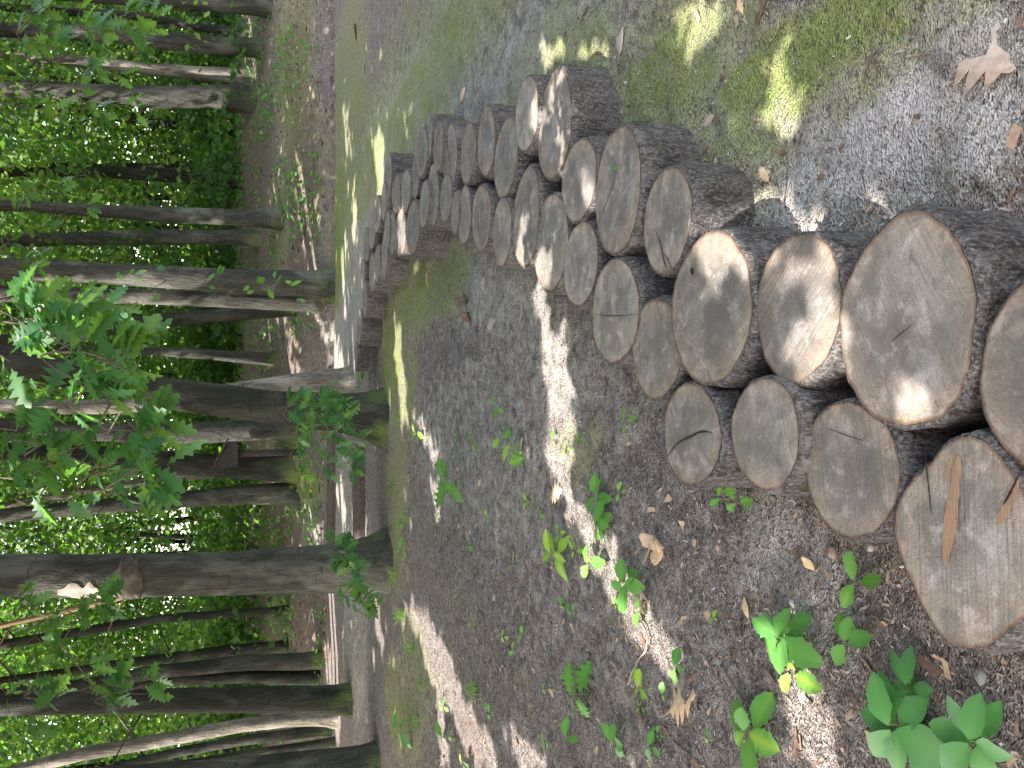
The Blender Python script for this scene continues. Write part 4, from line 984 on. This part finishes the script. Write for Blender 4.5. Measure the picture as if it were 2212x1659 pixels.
SEED = [
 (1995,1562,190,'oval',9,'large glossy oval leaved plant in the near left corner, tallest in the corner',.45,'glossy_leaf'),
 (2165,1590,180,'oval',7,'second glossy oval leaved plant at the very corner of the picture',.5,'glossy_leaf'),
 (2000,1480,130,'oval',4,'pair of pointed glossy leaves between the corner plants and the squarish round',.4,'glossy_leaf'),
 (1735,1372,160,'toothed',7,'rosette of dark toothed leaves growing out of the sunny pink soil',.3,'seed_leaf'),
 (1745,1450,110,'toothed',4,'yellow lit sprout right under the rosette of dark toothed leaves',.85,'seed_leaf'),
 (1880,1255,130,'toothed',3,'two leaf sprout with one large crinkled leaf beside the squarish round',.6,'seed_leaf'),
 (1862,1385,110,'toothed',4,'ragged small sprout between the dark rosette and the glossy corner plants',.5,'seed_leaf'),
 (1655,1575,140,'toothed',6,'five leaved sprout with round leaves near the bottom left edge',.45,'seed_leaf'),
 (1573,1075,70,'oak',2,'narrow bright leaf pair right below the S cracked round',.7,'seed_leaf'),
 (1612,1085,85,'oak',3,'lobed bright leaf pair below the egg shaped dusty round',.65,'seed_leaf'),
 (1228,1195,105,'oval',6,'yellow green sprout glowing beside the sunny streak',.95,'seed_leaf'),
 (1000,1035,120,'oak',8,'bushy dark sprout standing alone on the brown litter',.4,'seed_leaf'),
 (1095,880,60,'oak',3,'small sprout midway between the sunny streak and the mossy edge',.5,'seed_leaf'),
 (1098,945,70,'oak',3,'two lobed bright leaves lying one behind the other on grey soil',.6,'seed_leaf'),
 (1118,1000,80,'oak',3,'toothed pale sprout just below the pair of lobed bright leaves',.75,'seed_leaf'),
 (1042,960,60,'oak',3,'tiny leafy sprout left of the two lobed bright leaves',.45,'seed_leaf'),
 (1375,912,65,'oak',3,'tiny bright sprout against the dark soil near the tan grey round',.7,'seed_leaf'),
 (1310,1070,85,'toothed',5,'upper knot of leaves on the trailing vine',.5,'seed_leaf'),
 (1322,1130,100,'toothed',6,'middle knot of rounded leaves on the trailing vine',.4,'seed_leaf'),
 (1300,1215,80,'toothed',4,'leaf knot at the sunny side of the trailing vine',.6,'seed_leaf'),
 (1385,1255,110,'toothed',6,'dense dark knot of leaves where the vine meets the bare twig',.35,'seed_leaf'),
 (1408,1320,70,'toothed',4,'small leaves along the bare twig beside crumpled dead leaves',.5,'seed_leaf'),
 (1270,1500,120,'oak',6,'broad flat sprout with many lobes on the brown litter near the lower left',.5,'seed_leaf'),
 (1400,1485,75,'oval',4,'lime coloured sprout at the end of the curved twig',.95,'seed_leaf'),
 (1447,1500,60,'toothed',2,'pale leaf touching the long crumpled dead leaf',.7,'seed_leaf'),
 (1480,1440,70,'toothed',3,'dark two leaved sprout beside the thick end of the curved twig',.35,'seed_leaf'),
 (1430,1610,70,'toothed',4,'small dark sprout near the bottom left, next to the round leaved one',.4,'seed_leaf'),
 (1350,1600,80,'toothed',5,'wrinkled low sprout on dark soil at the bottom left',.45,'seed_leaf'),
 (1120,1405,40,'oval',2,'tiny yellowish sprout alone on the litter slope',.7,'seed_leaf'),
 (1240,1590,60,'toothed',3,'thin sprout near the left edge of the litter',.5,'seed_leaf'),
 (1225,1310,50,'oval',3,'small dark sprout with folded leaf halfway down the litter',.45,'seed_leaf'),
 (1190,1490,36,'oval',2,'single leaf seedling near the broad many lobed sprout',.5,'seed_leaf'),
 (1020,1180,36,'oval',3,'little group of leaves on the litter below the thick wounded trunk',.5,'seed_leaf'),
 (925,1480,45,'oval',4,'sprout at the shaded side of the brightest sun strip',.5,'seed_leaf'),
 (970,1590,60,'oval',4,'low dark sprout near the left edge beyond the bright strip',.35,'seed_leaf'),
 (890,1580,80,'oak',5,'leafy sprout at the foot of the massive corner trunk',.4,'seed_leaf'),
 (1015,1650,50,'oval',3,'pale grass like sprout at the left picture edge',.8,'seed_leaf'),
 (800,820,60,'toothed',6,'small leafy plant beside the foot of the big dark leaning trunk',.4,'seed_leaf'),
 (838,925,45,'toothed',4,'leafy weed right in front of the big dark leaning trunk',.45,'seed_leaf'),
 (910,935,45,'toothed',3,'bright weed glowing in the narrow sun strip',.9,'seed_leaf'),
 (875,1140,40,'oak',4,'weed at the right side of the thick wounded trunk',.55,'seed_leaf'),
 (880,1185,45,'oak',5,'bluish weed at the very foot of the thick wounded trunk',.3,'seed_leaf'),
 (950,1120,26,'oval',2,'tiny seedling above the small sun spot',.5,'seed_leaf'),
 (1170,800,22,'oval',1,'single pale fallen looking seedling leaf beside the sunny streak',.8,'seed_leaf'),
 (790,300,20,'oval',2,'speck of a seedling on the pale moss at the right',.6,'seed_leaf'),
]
for i, (x, y, s_, k_, n_, lb, br, mk_) in enumerate(SEED):
    seedling(x, y, s_, k_, n_, lb, i, br, mk_, tall=0.42 if mk_ == 'glossy_leaf' else 0.38)
rs_ = random.Random(99)
for i in range(34):
    x = rs_.uniform(900, 1560); y = rs_.uniform(800, 1640)
    if x > 1400 and y < 1080: continue
    seedling(x, y, rs_.uniform(22, 44), rs_.choice(['oval', 'toothed', 'oak']), rs_.choice([2, 3, 3, 4]), 'tiny light green sprig standing on the open brown litter', 200 + i, rs_.uniform(.5, .9), 'seed_leaf', .4, 'sprig', 'tiny sprigs scattered over the litter')
# sprout on the long oval round
L_ = logs['F']; t = thing('sprout', L_['c'] + np.array([0.0, 0, L_['H']]), 'tiny green sprout in the crack of the long oval round', 'seedling')
mb = MB(); q_ = hitz(1332, 362, ZT)
t.location = q_ + np.array([0, 0, .006])
for a_ in (0, 2, 4): add_leaf(mb, 'toothed', np.zeros(3), (math.cos(a_), math.sin(a_), .2), (0, 0, 1), .018, .5)
mb.build('foliage', M['seed_leaf'], t)

# grass tufts
def tuft(x, y, size_px, n, label, seed):
    rs = random.Random(seed)
    b = ground_hit(x, y); S_ = size_px / FOC * np.linalg.norm(b - np.array([0, 0, HC])); b[2] = float(terrain(b[0], b[1], True)) - .01
    mb = MB()
    for j in range(n):
        a_ = rs.uniform(0, 6.28); l_ = S_ * rs.uniform(.5, 1); o_ = np.array([rs.gauss(0, .03), rs.gauss(0, .03), 0])
        h = np.array([math.cos(a_), math.sin(a_), 0]); sd = np.array([-h[1], h[0], 0]) * .0025
        pts = [o_ + h * l_ * .5 * t_ ** 1.5 + np.array([0, 0, 1]) * l_ * (t_ - .55 * t_ ** 3) * .8 for t_ in np.linspace(0, 1, 6)]
        V = []
        for i_, p in enumerate(pts): w_ = 1 - i_ / 5.2; V += [p + sd * w_, p - sd * w_]
        mb.add(V, [(2*i_, 2*i_+1, 2*i_+3, 2*i_+2) for i_ in range(5)], rs.random())
    o = mb.build('grass_tuft', M['grass'], None, loc=b); tag(o, label, 'grass tuft', 'grass tufts around the tree feet')
tuft(872, 1330, 70, 60, 'curly bright grass tuft below the thick wounded trunk', 1)
tuft(858, 1240, 60, 60, 'dark grass tuft at the front of the thick wounded trunk', 2)
tuft(895, 1400, 60, 40, 'loose curling grass beside the brightest sun strip', 3)
tuft(1030, 1490, 62, 70, 'round tuft of fine dark grass on the litter near the sun strip', 4)
tuft(880, 1120, 40, 30, 'thin grass blades right of the thick wounded trunk', 5)
tuft(850, 1040, 40, 30, 'sparse grass on the mossy edge between the two big trunks', 6)
tuft(905, 1560, 50, 36, 'short grass in the shade near the massive corner trunk', 7)
tuft(865, 905, 36, 30, 'grass blades lit yellow in front of the big dark leaning trunk', 8)

# ------------------------------------------------------------------ fallen leaves, twigs, pebbles
def dead_leaf(x, y, size_px, ang, matk, label, seed, kind='oak', n=1, lift=.006, curl=.1):
    rs = random.Random(seed + 77)
    b = ground_hit(x, y); L_ = size_px / FOC * np.linalg.norm(b - np.array([0, 0, HC])); b[2] = float(terrain(b[0], b[1], True)) + lift
    mb = MB()
    for k in range(n):
        a_ = ang + k * 2.1; h = np.array([math.cos(a_), math.sin(a_), rs.uniform(0, .25) if n > 1 else .05])
        st = -h * L_ * .5 * (1 if n == 1 else .35) + np.array([0, 0, k * .012])
        add_leaf(mb, kind, st, h, (rs.gauss(0, .2 if n == 1 else .6), rs.gauss(0, .2 if n == 1 else .6), 1), L_, .5, curl if n == 1 else -.3, .25 if n > 1 else .12, rs)
        if n == 1: tube(mb, resample([st, st - h * L_ * .15, st - h * L_ * .3 + np.array([0, .01, .004])], 4), .0012, 4)
    o = mb.build('fallen_leaf', M[matk], None, loc=b); tag(o, label, 'fallen leaf', 'dead leaves on the ground')
    sm = o.modifiers.new('thick', 'SOLIDIFY'); sm.thickness = .0012
DL = [
 (2125,125,170,-2.0,'grey_leaf','big grey brown lobed oak leaf on the gravel in the near right corner',1,'oak',1),
 (1438,1180,46,1.0,'pale_leaf','crumpled tan bundle of dead leaves on the dark soil',2,'toothed',5),
 (1480,1515,120,-.9,'pale_leaf','long twisted pale dead leaf near the bottom left',3,'oak',1),
 (1412,1300,42,.4,'pale_leaf','curled tan dead leaf under the bare twig',4,'toothed',3),
 (1206,1065,70,-1.2,'pale_leaf','light brown lobed leaf at the end of the sunny streak',5,'oak',1),
 (1010,655,40,-.8,'brown_leaf','dark brown dead leaf on the green moss',6,'oak',2),
 (1018,690,34,-1.2,'brown_leaf','crinkled brown leaf just under the first one on the moss',7,'toothed',2),
 (1060,700,60,-1.4,'grey_leaf','bleached papery leaf on the grey soil beside the moss',8,'oak',1),
 (1047,615,40,.3,'grey_leaf','bleached leaf scrap near the inner row of rounds',9,'oak',1),
 (925,600,36,.2,'pale_leaf','small leaf on the moss just below the inner row',10,'toothed',1),
 (1775,1225,34,-1.4,'pale_leaf','narrow tan leaf standing on edge near the two leaf sprout',11,'oval',2),
 (1655,15,70,-.4,'brown_leaf','reddish dead leaf at the right picture edge',12,'oval',1),
 (1605,12,50,.5,'pale_leaf','light dead leaf at the right picture edge on the moss',13,'oak',1),
 (1470,340,40,-.9,'pale_leaf','tan leaf touching the big cracked oval round on its mossy side',14,'oak',1),
 (1528,262,44,-1.4,'grey_leaf','grey lobed leaf lying on the green moss',15,'oak',1),
 (1660,378,50,.7,'pale_leaf','orange tan leaf scrap in the sun beside the dotted moss',16,'oak',1),
 (1350,90,55,-.2,'grey_leaf','grey curled leaf on the mossy right side',17,'toothed',1),
 (1002,206,40,-1.0,'pale_leaf','bright tan leaf alone on the pale sandy moss',18,'toothed',1),
 (770,70,40,.2,'brown_leaf','brown leaf far out on the pale moss at the right',19,'oak',1),
 (788,150,30,.2,'grey_leaf','whitish leaf on the distant pale moss',20,'oak',1),
 (725,210,20,.9,'brown_leaf','small dark leaf where the pale moss ends',21,'oak',1),
 (1770,505,60,1.0,'grey_leaf','grey scrap of bark like leaf beside the huge round',22,'toothed',1),
 (1617,1310,44,.4,'pale_leaf','small curled leaf among roots in the middle of the soil',23,'oval',1),
 (1380,1540,50,.9,'brown_leaf','dull brown leaf near the lime coloured sprout',24,'oak',1),
 (1130,960,36,-.4,'pale_leaf','small tan leaf near the toothed pale sprout',25,'toothed',1),
 (965,800,34,-.4,'brown_leaf','narrow brown leaf on the grey soil beyond the moss',26,'oval',1),
 (1600,500,40,.4,'grey_leaf','whitish curled leaf behind the sun spotted round',27,'oval',1),
 (1690,330,26,1.4,'brown_leaf','tiny brown leaf on the grey moss right of the rows',28,'oval',1),
 (1890,1590,34,1.1,'pale_leaf','pale narrow leaf beside the glossy corner plant',29,'oval',1),
]
for i, (x, y, s_, a_, mk_, lb, sd, kd, n_) in enumerate(DL): dead_leaf(x, y, s_, a_, mk_, lb, sd, kd, n_)
# extra unnamed litter: chips, slivers and crumbs nobody could count
def slivers(n, seed, mk, name, yr, size, flat=.25, xr=.55, mask=None):
    r_ = np.random.default_rng(seed)
    Y = yr[0] + (yr[1] - yr[0]) * r_.random(n) ** 1.4; X = (r_.random(n) * 2 - 1) * (xr * Y + .25)
    if mask is not None:
        k = mask(X, Y, r_); X, Y = X[k], Y[k]
    n = len(X)
    Z = terrain(X, Y, True) + .003
    az = r_.random(n) * np.pi; L_ = size * (0.4 + 1.2 * r_.random(n) ** 2); W_ = L_ * (flat * (.5 + r_.random(n)))
    tl = r_.normal(0, .18, n)
    h = np.stack([np.cos(az), np.sin(az), tl], 1) * L_[:, None] * .5; s_ = np.stack([-np.sin(az), np.cos(az), r_.normal(0, .3, n)], 1) * W_[:, None] * .5
    C_ = np.stack([X, Y, Z], 1)
    V = np.stack([C_ - h - s_ * .5, C_ - h * .7 + s_, C_ + h + s_ * .4, C_ + h * .6 - s_], 1).reshape(-1, 3)
    o = quads_mesh(name, V, mk, r_.random(n)); tag(o, kind='stuff'); return o
g = G('wood_chips'); col = g.ramp(g.attr('rnd'), [(0, (0.05, 0.038, 0.03)), (.35, (0.14, 0.11, 0.09)), (.65, (0.19, 0.16, 0.14)), (.88, (0.24, 0.20, 0.17)), (1, (0.36, 0.33, 0.30))]); g.bsdf(col, .9, None, .15); M['chips'] = g.m
leftm = lambda X, Y, r_: (sstep(.6, -.35, X + .12 * (Y - 1)) + .12) > r_.random(len(X))
slivers(42000, 1, M['chips'], 'leaf_litter', (0.75, 7.5), .012, .3, mask=leftm)
slivers(9000, 2, M['chips'], 'leaf_litter', (0.75, 4.5), .02, .2, mask=leftm)
slivers(9000, 3, M['chips'], 'leaf_litter', (0.75, 6.0), .007, .7)
slivers(14000, 4, M['dead_leaf'], 'leaf_litter', (13.4, 24), .05, .6)
slivers(5000, 6, M['brown_leaf'], 'leaf_litter', (13.4, 24), .07, .6)
def near_logs(X, Y, r_):
    d = np.full(len(X), 9.0)
    for L_ in logs.values():
        dd = np.sqrt(((X - L_['c'][0]) / (L_['a'] * 1.05)) ** 2 + ((Y - L_['c'][1]) / (L_['b'] * 1.05)) ** 2); d = np.minimum(d, np.where(dd < .98, 99, dd))
        d = np.where(dd < .98, 99, d)
    return (d < 1.45) & (r_.random(len(X)) < np.clip((1.5 - d) * 2.4, 0, 1))
slivers(60000, 11, M['chips'], 'bark_crumbs', (0.7, 8.5), .014, .4, mask=near_logs)
slivers(9000, 12, M['brown_leaf'], 'bark_crumbs', (0.7, 7.5), .018, .35, mask=near_logs)
slivers(1500, 13, M['dead_leaf'], 'leaf_litter', (0.8, 8), .035, .4, mask=leftm)
slivers(1300, 14, M['brown_leaf'], 'leaf_litter', (0.8, 8), .045, .3, mask=leftm)
slivers(1200, 15, M['twig'], 'leaf_litter', (0.8, 7), .06, .05, mask=leftm)
slivers(700, 16, M['twig'], 'leaf_litter', (0.9, 9), .035, .08)
slivers(500, 17, M['brown_leaf'], 'leaf_litter', (0.9, 10), .022, .5)
# creeping ground plants on the bank
r_ = np.random.default_rng(9)
n = 15000; Y = 13.6 + 12 * r_.random(n); X = (r_.random(n) * 2 - 1) * .52 * Y
k = (fbm(X * .9 + 4, Y * .9, 3) > .50) | ((Y > 17.3) & (Y < 19.5) & (r_.random(n) < .6)); X, Y = X[k], Y[k]
Cc = np.stack([X, Y, terrain(X, Y) + .03 + .12 * r_.random(len(X))], 1)
o = quads_mesh('ground_cover', leaf_quads(Cc, np.full(len(Cc), .085), .6, .7, 5), M['seed_leaf'], r_.random(len(Cc)) * .7); tag(o, kind='stuff')

def twig(pts, r0, matk, label, seed, name='fallen_twig'):
    rs = random.Random(seed)
    P = []
    for (x, y, h_) in pts:
        b = ground_hit(x, y); b[2] = float(terrain(b[0], b[1])) + r0 * .8 + h_; P.append(b)
    P = np.array(P); base = P[0].copy()
    mb = MB(); Q = resample(P, len(P) * 4); Q += rng.normal(0, r0 * .35, Q.shape) * np.array([1, 1, .4])
    tube(mb, Q - base, np.linspace(r0, r0 * .5, len(Q)), 7, rough=.12)
    o = mb.build(name, M[matk], None, loc=base); tag(o, label, 'twig', 'twigs lying on the ground')
    return mb
twig([(1901, 107, 0), (1888, 140, .004), (1872, 182, 0)], .0042, 'twig', 'thick black stick on the bright moss near the big oak leaf', 1)
twig([(1272, 14, 0), (1258, 50, 0)], .005, 'twig', 'short dark stick at the right edge beyond the moss', 2)
twig([(1452, 225, 0), (1464, 245, .006), (1476, 268, 0)], .0035, 'twig', 'curved black twig on the moss right of the cracked oval round', 3)
twig([(1374, 1228, 0), (1383, 1280, .01), (1385, 1320, .02), (1412, 1360, .02), (1410, 1400, .02), (1385, 1435, .01), (1362, 1480, .0)], .005, 'pale_twig', 'long curved bare twig crossing the pink sunny soil', 4)
twig([(1385, 1330, .01), (1350, 1355, .01), (1315, 1385, 0), (1280, 1395, 0)], .0022, 'twig', 'thin forked side twig left of the long curved one', 5)
twig([(1560, 1435, 0), (1600, 1500, 0), (1650, 1560, 0)], .003, 'twig', 'straight dark root like twig on the soil above the round leaved sprout', 6)
twig([(1740, 1330, 0), (1800, 1290, 0), (1870, 1240, 0), (1930, 1210, 0)], .0025, 'twig', 'thin twig reaching toward the squarish round', 7)
twig([(1015, 650, 0), (1000, 700, 0), (985, 720, 0)], .004, 'twig', 'dark twig beside the brown leaves on the moss', 8)
twig([(985, 800, 0), (1010, 760, 0)], .004, 'twig', 'short twig on the grey soil past the moss', 9)
twig([(1090, 640, 0), (1075, 670, 0), (1068, 690, 0)], .003, 'twig', 'thin black twig near the bleached papery leaf', 10)
twig([(1500, 420, 0), (1520, 432, 0)], .004, 'twig', 'stub of twig by the double cracked round', 11)
twig([(1700, 440, 0), (1712, 395, .004), (1708, 350, 0)], .0025, 'twig', 'dark twig end on the sunny pale patch', 12)
twig([(1395, 990, 0), (1425, 985, .01), (1445, 992, .01)], .003, 'twig', 'bent twig touching the S cracked round', 13)
twig([(1040, 1320, 0), (1075, 1420, .01), (1090, 1450, 0)], .003, 'twig', 'long twig on the litter near the fine dark grass', 14)
twig([(1460, 1600, 0), (1530, 1659, 0)], .004, 'twig', 'dark stick leaving the picture at the bottom left', 15)
twig([(905, 945, 0), (925, 985, .01), (945, 1010, .0)], .004, 'twig', 'black twig arching near the narrow sun strip', 16)
twig([(1790, 560, 0), (1800, 520, 0)], .003, 'twig', 'short twig beside the bark of the sun patched round', 17)
for i, (x, y, s_, pk, lb) in enumerate([(1807, 1192, 22, 1, 'smooth reddish pebble between the large banded round and the squarish one'), (1718, 1300, 14, 0, 'white pebble on dark soil above the rosette'), (2130, 1460, 26, 0, 'grey stone near the glossy corner plants'),
        (1556, 1180, 14, 1, 'small reddish pebble on the dusty soil'), (1890, 1180, 18, 0, 'dark pebble beside the foot of the large banded round'), (1550, 350, 14, 0, 'pale pebble on the moss right of the rows'), (1320, 210, 16, 1, 'brown nut sized pebble lying on green moss'),
        (2150, 470, 24, 0, 'pale stone on the gravel beside the huge round'), (1920, 640, 12, 0, 'white crumb')][:8]):
    b = ground_hit(x, y); r0 = s_ / 2 / FOC * np.linalg.norm(b - np.array([0, 0, HC])); b[2] = float(terrain(b[0], b[1], True)) + r0 * .25
    mb = MB(); nn = 10; V = []; F = []
    for a in range(7):
        ph = math.pi * a / 6
        for c_ in range(nn):
            th_ = 2 * math.pi * c_ / nn; rr = r0 * (1 + .15 * math.sin(3 * th_ + i + a))
            V.append((rr * math.sin(ph) * math.cos(th_) * 1.2, rr * math.sin(ph) * math.sin(th_), rr * .65 * math.cos(ph)))
    for a in range(6):
        for c_ in range(nn): F.append((a * nn + c_, (a + 1) * nn + c_, (a + 1) * nn + (c_ + 1) % nn, a * nn + (c_ + 1) % nn))
    mb.add(V, F); o = mb.build('pebble', M['pink_pebble' if pk else 'pebble'], None, loc=b); tag(o, lb, 'pebble', 'pebbles on the soil')

# ------------------------------------------------------------------ timber steps across the far path
def timber(xa, ya, xb, yb, h_, label, dep=.16):
    A_ = ground_hit(xa, ya); B_ = ground_hit(xb, yb)
    A_[2] = float(terrain(A_[0], A_[1])); B_[2] = float(terrain(B_[0], B_[1]))
    base = (A_ + B_) / 2; d = B_ - A_; n_ = 26
    mb = MB(); V = []
    pr = [(-dep/2, 0), (-dep/2 - .006, h_ * .5), (-dep/2 + .008, h_ * .93), (-dep/2 + .025, h_), (dep/2 - .02, h_ + .004), (dep/2, h_ * .9), (dep/2, -.05), (-dep/2, -.05)]
    e = np.array([d[1], -d[0], 0]); e /= np.linalg.norm(e)
    if e[1] < 0: e = -e
    for i in range(n_):
        f = i / (n_ - 1) - .5; p = base + d * f - base; wob = .012 * (fbm(i * .6 + xa, 2.2, 2) - .5)
        for (u, v) in pr: V.append(p + e * (u + wob) + np.array([0, 0, v + wob * .5]))
    k = len(pr); F = [(i * k + j, (i + 1) * k + j, (i + 1) * k + (j + 1) % k, i * k + (j + 1) % k) for i in range(n_ - 1) for j in range(k)]
    F += [tuple(range(k)), tuple((n_ - 1) * k + j for j in range(k))[::-1]]
    mb.add(V, F); o = mb.build('timber_step', M['timber'], None, smooth=False, loc=base); tag(o, label, 'step', 'timber steps across the path')
timber(723, 940, 723, 1200, .10, 'further dark timber step edge across the pale path, behind the leafy shoots')
timber(786, 960, 788, 1200, .12, 'nearer dark timber step edge across the pale path, partly sunlit at its end')

# box on a post between the two trunks
T_ = 14.6
def pp(x, y, Y=T_):
    d = ray(x, y); return np.array([0, 0, HC]) + d * (Y / d[1])
foot = pp(600, 978); gz = float(terrain(foot[0], T_)); base = np.array([foot[0], T_, gz])
t = thing('post_box', base, 'black box with a slanted roof on a dark post, between two grey trunks', 'box on post')
topz = pp(512, 968)[2]; 
mb = MB(); tube(mb, [(0, 0, -.1), (0, 0, topz - gz)], .055, 8); mb.build('post', M['black_wood'], t)
wb = .20; zb = pp(514, 968)[2] - gz; zt1 = pp(486, 968)[2] - gz; zt2 = pp(462, 968)[2] - gz
mb = MB(); V = [(-wb, -.14, zb), (wb, -.14, zb), (wb, .14, zb), (-wb, .14, zb), (-wb, -.14, zt2), (wb, -.14, zt1 - .06), (wb, .14, zt1 - .06), (-wb, .14, zt2)]
mb.add(V, [(3, 2, 1, 0), (0, 1, 5, 4), (1, 2, 6, 5), (2, 3, 7, 6), (3, 0, 4, 7), (4, 5, 6, 7)]); mb.build('box', M['black_wood'], t, smooth=False)
mb = MB(); e_ = .05; V = [(-wb - e_, -.19, zt2 + .02), (wb + e_, -.19, zt1 - .06), (wb + e_, .19, zt1 - .06), (-wb - e_, .19, zt2 + .02)]; V += [(a, b, c + .025) for a, b, c in V]
mb.add(V, [(3, 2, 1, 0), (0, 1, 5, 4), (1, 2, 6, 5), (2, 3, 7, 6), (3, 0, 4, 7), (4, 5, 6, 7)]); mb.build('roof', M['black_wood'], t, smooth=False)
